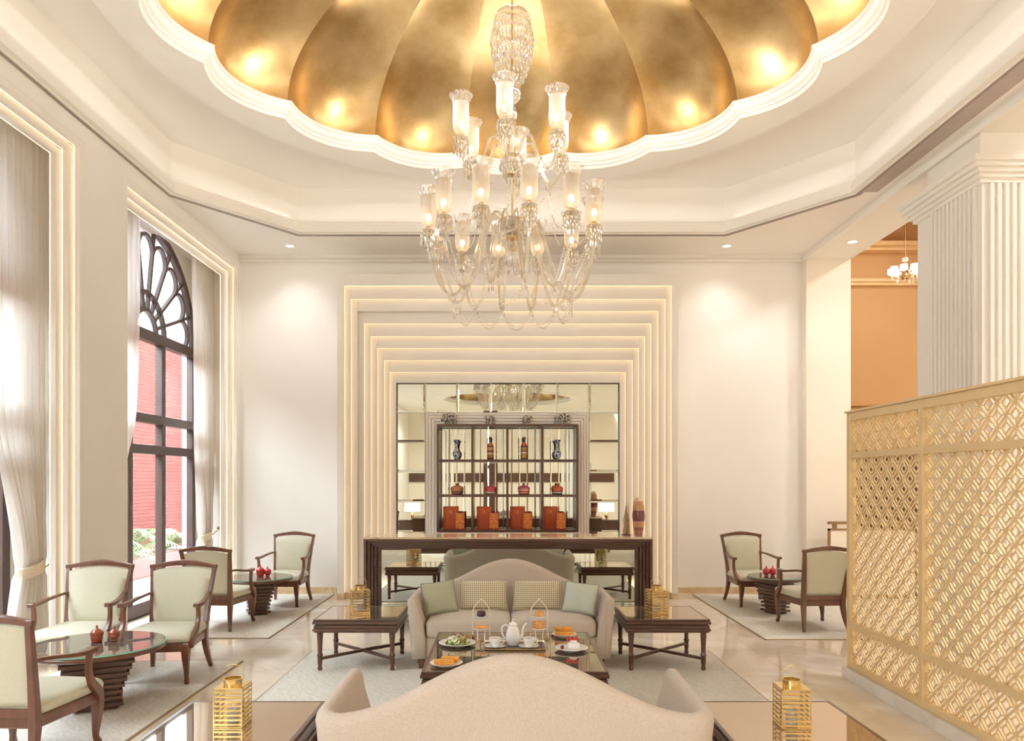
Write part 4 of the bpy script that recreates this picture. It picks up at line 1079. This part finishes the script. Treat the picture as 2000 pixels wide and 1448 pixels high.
def lattice(ya, yb, za, zb):
    m = MB()
    def seg(y0, z0, y1, z1, w=.010, d=.0120):
        # clip to the panel
        t0, t1 = 0.0, 1.0; dy, dz = y1-y0, z1-z0
        for p, q in ((-dy, y0-ya), (dy, yb-y0), (-dz, z0-za), (dz, zb-z0)):
            if abs(p) < 1e-9:
                if q < 0: return
            else:
                r = q/p
                if p < 0: t0 = max(t0, r)
                else: t1 = min(t1, r)
        if t1-t0 < .03: return
        m.bar([(0, y0+dy*t0, z0+dz*t0), (0, y0+dy*t1, z0+dz*t1)], (1, 0, 0), d, w)
    ny = int((yb-ya)/pa)+2; nz_ = int((zb-za)/pb)+2
    for r in range(-1, 2*nz_+1):
        for c in range(-1, ny+1):
            cyy = ya+c*pa+(pa/2 if r % 2 else 0); cz_ = za+r*pb/2
            if not (ya-pa/2 < cyy < yb+pa/2 and za-pb/2 < cz_ < zb+pb/2): continue
            k = .46
            N_ = [(cyy, cz_+pb/2), (cyy+pa/2, cz_), (cyy, cz_-pb/2), (cyy-pa/2, cz_)]
            I_ = [(cyy, cz_+pb/2*k), (cyy+pa/2*k, cz_), (cyy, cz_-pb/2*k), (cyy-pa/2*k, cz_)]
            for i in range(4):
                seg(*I_[i], *I_[(i+1) % 4], .009, .0085+.0007*(i % 2))
                seg(*N_[i], *I_[i], .006, .0062+.0006*(i % 2))
            seg(*N_[0], *N_[1]); seg(*N_[1], *N_[2], .010, .0112)
    return m
for i in range(3):
    yb = post[i]-(.05 if i == 0 else .025); ya = post[i+1]+(.025 if i < 2 else .05)
    for j in range(3):
        z0, z1 = zr[j][1], zr[j+1][0]
        lattice(ya-yo, yb-yo, z0, z1).build('lattice_panel', M_GOLDP, sc_)
struct(MB().box(XS-.06, XS+.10, Y0s-.1, Y1s+.02, 0, .09).build('trim_6', M_KERB, bevel=.003))

# railing in the opening behind the far right armchairs
rl = thing('railing', 'bronze framed balustrade with cream panel beside the right pier', 'railing', (4.47, 10.3, 0))
M_BRZ = mat('bronze', '#9A7B54', .4, metal=.5)
MB().box(0, 3.6, -.03, .03, 1.03, 1.07).build('handrail', M_BRZ, rl, bevel=.004)
for x in (0.0, 1.2, 2.4, 3.57):
    MB().box(x, x+.03, -.015, .015, .04 if True else 0, .97).build('post', M_BRZ, rl)
    MB().box(x+.06, x+.12, -.012, .012, .97, 1.03).build('bracket', M_BRZ, rl)
MB().box(0, 3.6, -.015, .015, .945, .97).build('top_frame', M_BRZ, rl); MB().box(0, 3.6, -.015, .015, 0, .05).build('bottom_frame', M_BRZ, rl)
MB().box(.03, 3.57, -.006, .006, .05, .945).build('infill_panel', M_WALLR, rl)

# ================================================================ chandelier
M_CRY = clear('cut_crystal', (1, .985, .95), .60, .05, diffuse=.12, dcol=(1, .97, .92), fres=.3)
M_GARM = clear('glass_arm', (1, .97, .91), .78, .08, diffuse=.22, dcol=(1, .93, .80), fres=.35)
M_SHADE = clear('frosted_shade', (1, .98, .95), .92, .35, diffuse=.24, dcol=(.90, .80, .68), fres=.3)
M_BULB = emis('bulb', '#FFE2B4', 9); M_CBR = mat('polished_brass', '#CDB68C', .25, metal=1)
def gems(mb, r, z, n, gr, gh, c=(0, 0), a0=0, jit=0):
    for i in range(n):
        a = a0+2*PI*i/n; mb.gem((c[0]+r*math.cos(a), c[1]+r*math.sin(a), z+(random.uniform(-jit, jit) if jit else 0)), gr, gh)
def shade_prof(s=1):
    return [(.018*s, 0), (.042*s, .012*s), (.055*s, .04*s), (.060*s, .09*s), (.059*s, .20*s), (.061*s, .235*s)]
def rim_mesh(x, y, z, s=1):
    m = MB(); R = []
    for r, h in [(.060, .228), (.063, .245), (.070, .262), (.082, .278), (.087, .286), (.085, .289)]:
        R.append([Vector((x+(r+(.0022 if i % 2 else 0))*s*math.cos(2*PI*i/36), y+(r+(.0022 if i % 2 else 0))*s*math.sin(2*PI*i/36), z+h*s+(.003*s if i % 2 and h > .27 else 0))) for i in range(36)])
    return m.rings(R, cap=False)
def lamp_cluster(t, arm, R, az, zc, s=1.0, light_p=7, full=True):
    """cup, pan, crystals, frosted shade and bulb at the end of an arm"""
    x, y = R*math.sin(az), -R*math.cos(az)
    b = MB(); b.lathe([(.004, zc-.045), (.014, zc-.04), (.020, zc-.02), (.014, zc), (.018, zc+.012), (.014, zc+.045), (.010, zc+.05)], 12, (x, y, 0)); b.build('candle_cup', M_CBR, arm, smooth=True)
    MB().lathe([(.012, zc-.006), (.05*s, zc-.002), (.062*s, zc+.008), (.060*s, zc+.010), (.012, zc+.002)], 16, (x, y, 0), cap=False).build('drip_pan', M_CRY, arm, smooth=True)
    g = MB()
    gems(g, .060*s, zc+.002, 12, .011*s, .065*s, (x, y)); gems(g, .042*s, zc-.02, 9, .010*s, .070*s, (x, y), .3); gems(g, .060*s, zc-.060, 12, .010*s, .055*s, (x, y), .1, .01); gems(g, .026*s, zc-.075, 6, .011*s, .085*s, (x, y))
    o = g.build('crystal_fringe', M_CRY, arm); o['kind'] = 'stuff'
    o = MB().lathe(shade_prof(1.08*s), 20, (x, y, zc+.035), cap=False).build('lamp_shade', M_SHADE, arm, smooth=True, angle=180)
    rim_mesh(x, y, zc+.035, 1.08*s).build('shade_rim', M_CRY, arm)
    MB().sphere((x, y, zc+.115), (.021, .021, .028), 12, 8).build('bulb', M_BULB, arm, smooth=True)
def make_chandelier():
    ZA = 6.50
    t = thing('chandelier', 'large two-tier crystal chandelier with frosted glass shades hanging from the gold dome', 'chandelier', (.052, 6.05, ZA))
    def Z(z): return z-ZA
    MB().tube([(0, 0, 0), (0, 0, Z(5.48))], .010, 8).build('rod', M_CBR, t)
    MB().tube([(0, 0, Z(5.48)), (0, 0, Z(3.40))], .009, 8).build('stem', M_CBR, t)
    # crystal crown at the top
    c = MB()
    c.lathe([(.02, Z(5.465)), (.10, Z(5.46)), (.135, Z(5.435)), (.15, Z(5.395)), (.148, Z(5.365))], 28, cap=False)
    c.lathe([(.10, Z(5.20)), (.13, Z(5.17)), (.125, Z(5.10)), (.09, Z(5.06))], 24, cap=False)
    c.build('crown', M_CRY, t, smooth=True)
    g = MB()
    for k, (r, z, n, gr, gh) in enumerate([(.150, 5.42, 20, .012, .075), (.165, 5.35, 22, .012, .07), (.178, 5.28, 24, .013, .075), (.168, 5.21, 22, .012, .075), (.150, 5.15, 20, .012, .075), (.135, 5.09, 18, .012, .07), (.115, 5.03, 14, .012, .07), (.09, 4.98, 12, .012, .065), (.06, 4.94, 8, .012, .06), (.12, 5.38, 16, .01, .06), (.12, 5.27, 16, .01, .06)]):
        gems(g, r, Z(z-.035), int(n*1.5), gr*.95, gh, a0=k*.2, jit=.012)
    o = g.build('crystal_drop', M_CRY, t); o['kind'] = 'stuff'
    for z0, pr in ((4.80, [(.012, .12), (.055, .095), (.070, .05), (.072, .0), (.055, -.06), (.02, -.09)]), (4.62, [(.012, .08), (.03, .06), (.04, .02), (.03, -.03), (.012, -.05)]),
                   (4.44, [(.015, .16), (.03, .12), (.045, .05), (.062, -.03), (.050, -.09), (.02, -.13)])):
        MB().lathe([(r, Z(z0+z)) for r, z in pr], 20).build('baluster', M_CRY, t, smooth=True)
    # hubs
    for z0, r in ((4.24, .10), (3.72, .15)):
        MB().lathe([(.02, Z(z0+.06)), (r*.8, Z(z0+.04)), (r, Z(z0)), (r*.7, Z(z0-.05)), (.03, Z(z0-.08))], 24).build('hub', M_CRY, t, smooth=True)
        MB().lathe([(.035, Z(z0-.12)), (.05, Z(z0-.11)), (.05, Z(z0-.09)), (.03, Z(z0-.08))], 18).build('brass_collar', M_CBR, t, smooth=True)
        g = MB(); gems(g, r, Z(z0-.01), 18, .011, .07); gems(g, r*.75, Z(z0-.06), 14, .011, .07, a0=.2); gems(g, r*.5, Z(z0-.10), 10, .011, .08)
        o = g.build('crystal_drop', M_CRY, t); o['kind'] = 'stuff'
    MB().lathe([(.01, Z(3.56)), (.04, Z(3.54)), (.06, Z(3.48)), (.05, Z(3.42)), (.015, Z(3.38)), (.02, Z(3.35)), (.002, Z(3.30))], 20).build('finial', M_CRY, t, smooth=True)
    g = MB(); gems(g, .06, Z(3.47), 12, .011, .08); gems(g, .035, Z(3.40), 8, .011, .08); o = g.build('crystal_drop', M_CRY, t); o['kind'] = 'stuff'
    # lower arms
    dips = []
    for k in range(12):
        az = math.radians(-20+30*k); ux, uy = math.sin(az), -math.cos(az)
        pr = [(.06, 3.66), (.10, 3.76), (.16, 3.80), (.22, 3.74), (.28, 3.56), (.34, 3.36), (.41, 3.20), (.48, 3.135), (.56, 3.17), (.62, 3.29), (.665, 3.42), (.68, 3.52), (.68, 3.60)]
        # smooth
        pts = []
        for i in range(len(pr)-1):
            p0, p1, p2, p3 = pr[max(0, i-1)], pr[i], pr[i+1], pr[min(len(pr)-1, i+2)]
            for q in range(3):
                s = q/3; pts.append(tuple(.5*(2*p1[j]+(p2[j]-p0[j])*s+(2*p0[j]-5*p1[j]+4*p2[j]-p3[j])*s*s+(3*p1[j]-3*p2[j]+p3[j]-p0[j])*s**3) for j in (0, 1)))
        pts.append(pr[-1])
        arm = MB().tube([(r*ux, r*uy, Z(z)) for r, z in pts], .0125, 8).build('arm', M_GARM, t, smooth=True)
        lamp_cluster(t, arm, .68, az, Z(3.63))
        d = MB(); gems(d, .018, Z(3.13), 5, .008, .07, (.48*ux, .48*uy)); o = d.build('crystal_fringe', M_CRY, arm); o['kind'] = 'stuff'
        dips.append(Vector((.48*ux, .48*uy, Z(3.12))))
    def strand(a, b, sag, r=.0085, step=.018):
        m = MB(); n = max(6, int((b-a).length*1.35/step))
        for i in range(n+1):
            u = i/n; p = a.lerp(b, u); p.z -= sag*4*u*(1-u); m.sphere(p, r, 6, 4)
        return m
    for k in range(12):
        a, b = dips[k], dips[(k+1) % 12]
        mid = (a+b)/2; out = Vector((mid.x, mid.y, 0)).normalized()*.02
        strand(a+out, b+out, .155).build('bead_swag', M_CRY, t)
        strand(a, b, .125, .006).build('bead_swag', M_CRY, t)
    for k in range(12):  # short strands looped between neighbouring drip pans
        a1, a2 = math.radians(-20+30*k), math.radians(10+30*k)
        strand(Vector((.62*math.sin(a1), -.62*math.cos(a1), Z(3.60))), Vector((.62*math.sin(a2), -.62*math.cos(a2), Z(3.60))), .13, .007, .020).build('bead_swag', M_CRY, t)
        strand(Vector((.66*math.sin(a1), -.66*math.cos(a1), Z(3.55))), Vector((.49*math.sin(a1), -.49*math.cos(a1), Z(3.14))), .02, .008, .020).build('bead_swag', M_CRY, t)
    for k in range(6):  # strands from the upper arms down to the lower dips
        az = math.radians(-8+60*k)
        a = Vector((.30*math.sin(az), -.30*math.cos(az), Z(4.12))); az2 = math.radians(-20+60*k)
        b = Vector((.44*math.sin(az2+.26), -.44*math.cos(az2+.26), Z(3.62)))
        strand(a, b, .10, .006, .02).build('bead_swag', M_CRY, t)
    for k in range(6):
        az = math.radians(-8+60*k); ux, uy = math.sin(az), -math.cos(az)
        pr = [(.05, 4.22), (.08, 4.33), (.13, 4.41), (.19, 4.40), (.24, 4.28), (.29, 4.16), (.35, 4.10), (.41, 4.14), (.44, 4.24), (.44, 4.32)]
        arm = MB().tube([(r*ux, r*uy, Z(z)) for r, z in pr], .012, 8, sub=4).build('arm', M_GARM, t, smooth=True)
        lamp_cluster(t, arm, .44, az, Z(4.35))
        a = Vector((.35*ux, .35*uy, Z(4.09))); az2 = math.radians(52+60*k); b = Vector((.35*math.sin(az2), -.35*math.cos(az2), Z(4.09)))
        strand(a, b, .13, .006, .02).build('bead_swag', M_CRY, t)
    return t
chand = make_chandelier()
rear = dup(chand, (CX, -3.0, 7.30), .2, 'crystal chandelier of the rear lounge seen in the wall mirror')
# small chandelier in the hall beyond
hx, hy, hz = (1768-VX)*12/F, 12.0, 1.65+407*12/F
hc = thing('small_chandelier', 'small glass chandelier with globe shades in the orange hall at right', 'chandelier', (hx, hy, 6.5))
MB().tube([(0, 0, 0), (0, 0, hz-6.5)], .008, 6).build('rod', M_CBR, hc)
MB().lathe([(.01, hz-6.5-.14), (.07, hz-6.5-.12), (.09, hz-6.5-.06), (.05, hz-6.5), (.02, hz-6.5+.06)], 16).build('hub', M_CBR, hc, smooth=True)
MB().lathe([(.02, hz-6.35), (.05, hz-6.33), (.05, hz-6.29), (.02, hz-6.27)], 12).build('crown', M_CRY, hc, smooth=True)
M_GLOBE = emis('glowing_globe', '#FFF0D8', 5)
for k in range(8):
    a = k*PI/4+.2
    arm = MB().tube([(0, 0, hz-6.56), (.11*math.cos(a), .11*math.sin(a), hz-6.60), (.19*math.cos(a), .19*math.sin(a), hz-6.53)], .008, 6).build('arm', M_CBR, hc, smooth=True)
    MB().lathe([(.02, 0), (.05, .02), (.06, .05), (.05, .08), (.055, .10)], 12, (.20*math.cos(a), .20*math.sin(a), hz-6.54)).build('lamp_shade', M_GLOBE, arm, smooth=True)
g = MB(); gems(g, .12, hz-6.62, 12, .012, .08); gems(g, .19, hz-6.56, 16, .01, .06); o = g.build('crystal_drop', M_CRY, hc); o['kind'] = 'stuff'

# ================================================================ tea on the coffee table
ZTB = .4625
M_CHINA = mat('white_china', '#F4F0EC', .15, var=.01, coat=.5); M_SILV = mat('silver', '#E3DCD2', .2, metal=1)
def tp(px, py): Y = (EYE-ZTB)*F/(py-VY); return ((px-VX)*Y/F, Y)
def plate(px, py, r, label, m=None, z=ZTB):
    x, y = tp(px, py); t = thing('plate', label, 'plate', (x, y, z), 0, 'white plates of food on the coffee table')
    MB().lathe([(.001, .004), (r*.55, .004), (r*.6, .005), (r*.95, .016), (r, .020), (r*.98, .022), (r*.62, .010), (r*.5, .008), (.001, .008)], 40).build('dish', M_CHINA, t, smooth=True, angle=180)
    MB().lathe([(r*.5, 0), (r*.56, 0), (r*.56, .005), (r*.5, .005)], 32).build('foot_ring', M_CHINA, t)
    return x, y
random.seed(11)
x, y = plate(893, 1260, .135, 'white plate of green salad at the left of the coffee table')
def heap(name, m, x, y, z, r, h, n, sz, label, cat, flat=.25):
    b = MB()
    for i in range(n):
        a = random.random()*2*PI; q = random.random()**.6; zz = z+h*(1-q*q)*random.uniform(.5, 1)
        M = Euler((random.uniform(-.8, .8), random.uniform(-.8, .8), random.random()*6)).to_matrix()
        s = sz*random.uniform(.6, 1.2); b.sphere((x+r*q*math.cos(a), y+r*q*math.sin(a), zz), (s, s*.55, s*flat), 7, 5, M)
    return b.build(name, m, smooth=True)
M_LET = [mat('lettuce', '#9CB35A', .5, var=.2, scale=40), mat('white_cheese', '#F2EEDC', .5), mat('red_tomato', '#C2452E', .3), mat('crouton', '#D9A95A', .6)]
o = heap('salad', M_LET[0], x, y, ZTB+.012, .085, .045, 60, .022, '', ''); tag(o, 'heap of green lettuce leaves on the salad plate', 'salad'); o['kind'] = 'stuff'
for nm, mi, n, lab in (('cheese_shavings', 1, 45, 'pale cheese shavings scattered over the green salad'), ('tomato_dice', 2, 16, 'bits of red tomato scattered over the green salad'), ('croutons', 3, 14, 'golden croutons scattered over the green salad')):
    o = heap(nm, M_LET[mi], x, y, ZTB+.024, .080, .050, n, .013 if mi != 1 else .017, '', ''); tag(o, lab, 'salad topping'); o['kind'] = 'stuff'
M_TOAST = mat('toasted_bread', '#E2A044', .6, var=.22, scale=25, bump=.3); M_CRUST = mat('bread_crust', '#C4802E', .6, var=.2, scale=30)
def toast(x, y, z, w, d, h, rot, label):
    t = thing('toast_sandwich', label, 'sandwich', (x, y, z), rot, 'toasted sandwiches')
    puff(MB(), w, d, .008, [(.004, 0), (0, .003), (0, h*.42), (.003, h*.45)]).build('bread_slice', M_TOAST, t, smooth=True, angle=60)
    puff(MB(), w*1.02, d*1.02, .008, [(.002, h*.45), (0, h*.47), (0, h*.53), (.002, h*.55)]).build('filling', M_CRUST, t, smooth=True)
    puff(MB(), w, d, .008, [(.003, h*.55), (0, h*.58), (0, h*.97), (.004, h)]).build('bread_slice', M_TOAST, t, smooth=True, angle=60)
x, y = plate(872, 1300, .105, 'white plate of toasted sandwiches at the near left of the coffee table')
toast(x-.015, y-.01, ZTB+.0105, .125, .055, .028, .12, 'long golden toast sandwich on the near left plate, nearer the camera'); toast(x+.02, y+.055, ZTB+.0105, .115, .05, .030, .05, 'long golden toast sandwich on the near left plate, behind the first')
x, y = plate(1102, 1243, .095, 'white plate of grilled sandwiches at the far right of the coffee table')
toast(x, y-.01, ZTB+.0105, .14, .06, .030, -.05, 'lower grilled sandwich on the far right plate'); toast(x-.005, y+.0, ZTB+.0415, .13, .055, .026, .06, 'upper grilled sandwich resting across the other on the far right plate')
x, y = plate(1116, 1270, .118, 'white plate with cream cake and strawberries at the right of the coffee table')
ck = thing('cream_cake', 'white cream cake slice on the right hand plate', 'cake', (x+.015, y+.01, ZTB+.009)); puff(MB(), .085, .05, .012, [(.004, 0), (0, .004), (0, .035), (.006, .042)]).build('sponge', M_CHINA, ck, smooth=True, angle=60)
w_ = MB(); w_.sphere((.0, 0, .048), (.028, .02, .012), 14, 8); w_.build('whipped_cream', M_CHINA, ck, smooth=True)
M_STRAW = mat('strawberry', '#D9503C', .35, var=.3, scale=60); M_CHERRY = mat('cherry', '#6B1418', .15, coat=.6)
for i in range(4):
    s = MB(); M = Euler((.5, .25*(i-1.5), 0)).to_matrix(); s.sphere((0, 0, .018), (.010, .006, .022), 10, 8, M)
    tag(s.build('strawberry_slice', M_STRAW, smooth=True, loc=(x-.025+.020*i, y+.005, ZTB+.055+.004*(i % 2))), ['leftmost strawberry slice on the cream cake', 'second strawberry slice from the left on the cream cake', 'third strawberry slice from the left on the cream cake', 'rightmost strawberry slice on the cream cake'][i], 'strawberry', 'strawberry slices on the cream cake')
c = thing('cherry', 'dark red cherry beside the cream cake', 'cherry', (x-.065, y-.02, ZTB+.010)); MB().sphere((0, 0, .013), .014, 14, 10).build('fruit', M_CHERRY, c, smooth=True); MB().tube([(0, 0, .025), (.004, 0, .04)], .001, 5).build('stem', M_DARK, c)
# tray, pot, cups
xa, ya = tp(945, 1272); xb, _ = tp(1066, 1272); xt, yt = (xa+xb)/2, ya+.145
tr = thing('serving_tray', 'rectangular dark silver tray under the teapot and cups', 'tray', (xt, yt, ZTB)); tw, td = (xb-xa), .27
MB().rings([rrect(tw, td, .02, .0), rrect(tw, td, .02, .004)]).build('tray_base', mat('dark_tray', '#4E443C', .15, metal=.7), tr)
m = MB(); m.rings([rrect(tw, td, .02, .004), rrect(tw+.012, td+.012, .024, .014), rrect(tw+.008, td+.008, .022, .014), rrect(tw-.004, td-.004, .018, .004)], cap=False); m.build('tray_rim', M_SILV, tr, smooth=True)
for s in (-1, 1): MB().tube([(s*tw/2, -.04, .012), (s*(tw/2+.022), -.03, .018), (s*(tw/2+.022), .03, .018), (s*tw/2, .04, .012)], .003, 6).build('handle', M_SILV, tr, smooth=True)
ZT2 = ZTB+.0045
xp, yp = tp(1002, 1262)
po = thing('teapot', 'tall white china teapot on the tray between the two cups', 'teapot', (xp, yp, ZT2))
MB().lathe([(.030, 0), (.034, .003), (.034, .008), (.046, .03), (.053, .06), (.050, .09), (.040, .118), (.030, .135), (.028, .142), (.031, .146)], 32).build('body', M_CHINA, po, smooth=True)
MB().lathe([(.031, .146), (.032, .150), (.024, .160), (.010, .167), (.006, .171), (.010, .178), (.009, .185), (.002, .189)], 28).build('lid', M_CHINA, po, smooth=True)
MB().tube([(.040, 0, .050), (.062, 0, .066), (.068, 0, .095), (.074, 0, .125), (.088, 0, .148), (.098, 0, .152)], [.017, .013, .010, .008, .007, .008], 12, sub=3).build('spout', M_CHINA, po, smooth=True)
MB().tube([(-.030, 0, .130), (-.055, 0, .145), (-.078, 0, .125), (-.076, 0, .085), (-.062, 0, .055), (-.046, 0, .040)], .006, 8, sub=4).build('handle', M_CHINA, po, smooth=True)
for px, nm in ((967, 'left'), (1033, 'right')):
    x, y = tp(px, 1266)
    s = thing('saucer', 'white saucer under the %s cup on the tray' % nm, 'saucer', (x, y, ZT2), 0, 'saucers on the tray')
    MB().lathe([(.001, .002), (.03, .002), (.032, 0), (.036, .003), (.072, .013), (.074, .015), (.036, .006), (.001, .005)], 36).build('dish', M_CHINA, s, smooth=True, angle=180)
    c = thing('teacup', 'white china cup %s of the teapot with handle to the right' % nm, 'cup', (x, y, ZT2+.0055), 0, 'teacups on the tray')
    MB().lathe([(.020, 0), (.022, .002), (.020, .006), (.030, .014), (.039, .035), (.043, .062), (.0415, .062), (.036, .035), (.026, .014), (.001, .010)], 32).build('bowl', M_CHINA, c, smooth=True, angle=180)
    MB().tube([(.039, 0, .050), (.056, 0, .055), (.063, 0, .040), (.054, 0, .022), (.034, 0, .020)], .0035, 8, sub=4).build('handle', M_CHINA, c, smooth=True)
    MB().lathe([(.0005, .054), (.040, .054)], 28, cap=False).build('tea', mat('tea', '#C9A98A', .1), c)
# tiered cake stands
M_STAND = mat('ivory_stand', '#EFE0CE', .3, metal=.2); M_CHOC = mat('chocolate', '#3E241C', .35, var=.3, scale=60, bump=.4); M_PAST = mat('pastry', '#E0A35E', .55, var=.25, scale=40, bump=.4)
def stand(px, label, foods):
    x, y = tp(px, 1250); t = thing('cake_stand', label, 'cake stand', (x, y, ZTB), 0, 'tiered cake stands on the coffee table')
    w = .062
    fr_ = MB(); pts = [(-w-.012, 0, .003), (-w-.006, 0, .03), (-w, 0, .04), (-w, 0, .215), (-w*.85, 0, .24), (-w*.45, 0, .272), (0, 0, .300), (w*.45, 0, .272), (w*.85, 0, .24), (w, 0, .215), (w, 0, .04), (w+.006, 0, .03), (w+.012, 0, .003)]
    fr_.tube(pts, .0038, 8); fr_.build('arched_frame', M_STAND, t, smooth=True)
    k = MB()
    for s in (-1, 1):
        for z in (.04, .215): k.sphere((s*w, 0, z), .008, 8, 6)
    k.sphere((0, 0, .300), .008, 8, 6); k.build('knot', M_STAND, t, smooth=True)
    for s in (-1, 1): MB().tube([(s*.026, -.04, 0), (s*.026, -.02, .04), (s*.03, 0, .075)], .004, 6).build('foot', M_STAND, t, smooth=True)
    for z in (.075, .165):
        MB().lathe([(.001, z), (.044, z+.002), (.052, z+.008), (.050, z+.010), (.001, z+.004)], 28).build('tier_plate', M_CHINA, t, smooth=True, angle=180)
        MB().bar([(-w, 0, z+.002), (w, 0, z+.002)], (0, 1, 0), .006, .004).build('cross_bar', M_STAND, t)
    for (nm, m, z, r, lab, cat, n) in foods:
        b = thing(nm, lab, cat, (x, y, ZTB+z+.006))
        q = MB(); q.sphere((0, 0, r[2]*.85), r, 16, 10)
        for v in q.bm.verts: v.co *= 1+.12*noise.noise(v.co*70)
        q.build('crumb', m, b, smooth=True)
        q = MB()
        for i in range(n): a = 2*PI*i/n; q.sphere((r[0]*.55*math.cos(a), r[1]*.55*math.sin(a), r[2]*1.45), (r[0]*.4, r[1]*.35, r[2]*.35), 8, 6)
        q.build('topping', m, b, smooth=True)
stand(940, 'ivory tiered cake stand with a chocolate cake on its upper tier', [('chocolate_cake', M_CHOC, .165, (.034, .034, .024), 'round dark chocolate cake on the upper tier of the left stand', 'cake', 6), ('pastry', M_PAST, .075, (.045, .04, .014), 'flat golden pastry on the lower tier of the left stand', 'pastry', 5)])
stand(1053, 'ivory tiered cake stand with golden pastries on both tiers', [('pastry', M_PAST, .165, (.036, .034, .022), 'golden pastry on the upper tier of the right stand', 'pastry', 5), ('pastry', M_PAST, .075, (.044, .038, .032), 'large round golden pastry on the lower tier of the right stand', 'pastry', 4)])

# ================================================================ outside: planter and palms
M_PLANT = mat('red_planter', '#6A3028', .7, var=.1); M_LEAF = mat('palm_leaf', '#56683A', .5, var=.25, scale=10); M_SOIL = mat('soil', '#4A3828', .9)
pl = thing('planter', 'long low red planter against the pink brick wall outside', 'planter', (-6.6, 11.6, -.05))
MB().box(-.35, .35, -3.4, 3.4, 0, .34).build('trough', M_PLANT, pl, bevel=.02)
MB().box(-.30, .30, -3.35, 3.35, .34, .36).build('soil', M_SOIL, pl)
random.seed(5)
def palm(x, y, s, label):
    t = thing('palm_plant', label, 'plant', (x, y, .312), 0, 'palm plants outside the far window')
    for f in range(13):
        az = random.random()*2*PI; L_ = s*random.uniform(.75, 1.1); up = random.uniform(.5, 1.3)
        fr_ = MB(); P_ = []
        for i in range(9):
            q = i/8; rr = L_*q*math.cos(up)*(1+.3*q); z = L_*(math.sin(up)*q-.55*q*q*q)
            P_.append(Vector((rr*math.cos(az), rr*math.sin(az), z)))
        fr_.tube(P_, [.007*(1-.8*i/8)+.001 for i in range(9)], 5)
        sd = Vector((-math.sin(az), math.cos(az), 0))
        for i in range(2, 9):
            for sgn in (-1, 1):
                for h in (0, .5):
                    b = P_[i-1].lerp(P_[i], h); tdir = (P_[i]-P_[i-1]).normalized()
                    tip = b+(sd*sgn*.8+tdir*.7+Vector((0, 0, -.25))).normalized()*(.22*s*math.sin(PI*min(.95, (i-.3)/9))+.05)
                    fr_.bar([b, b.lerp(tip, .5)+Vector((0, 0, .01)), tip], tdir, [.012, .020, .003], .0015)
        fr_.build('frond', M_LEAF, t)
for i, (px_, py_, s) in enumerate(((-6.6, 13.05, .95), (-6.55, 14.3, .9), (-6.6, 11.9, .85))):
    palm(px_, py_, s, ['feathery palm outside the far window, at its centre pane', 'feathery palm outside the far window, beside its right pane', 'feathery palm outside the far window, behind the curtain side'][i])

# low cabinets with table lamps behind the camera, seen only in the wall mirror
M_LSH = emis('lit_lamp_shade', '#FFF0D4', 1.6)
def lamp_cabinet(x, lab):
    t = thing('low_cabinet', 'low dark wood cabinet %s, seen in the wall mirror' % lab, 'cabinet', (x, .1, 0), 0, 'low cabinets behind the seating')
    MB().box(-.6, .6, -.22, .22, .05, .46).build('body', M_DARK, t, bevel=.004); MB().box(-.62, .62, -.24, .24, .46, .49).build('top', M_DARK, t, bevel=.004)
    for sx in (-1, 1):
        for sy in (-1, 1): MB().box(sx*.56-.02, sx*.56+.02, sy*.18-.02, sy*.18+.02, 0, .05).build('foot', M_DARK, t)
        MB().box(sx*.3-.28, sx*.3+.28, .221, .235, .07, .44).build('door', M_DARK, t, bevel=.003)
    l = thing('table_lamp', 'lit table lamp with white drum shade on the low cabinet %s' % lab, 'lamp', (x, .1, .491), 0, 'table lamps behind the seating')
    MB().lathe([(.07, 0), (.07, .015), (.02, .03), (.05, .08), (.055, .12), (.02, .19), (.012, .24)], 20).build('base', M_CBR, l, smooth=True)
    MB().lathe([(.23, .24), (.21, .58)], 32, cap=False).build('lamp_shade', M_LSH, l, smooth=True)
lamp_cabinet(-2.7, 'at the left side'); lamp_cabinet(2.9, 'at the right side')
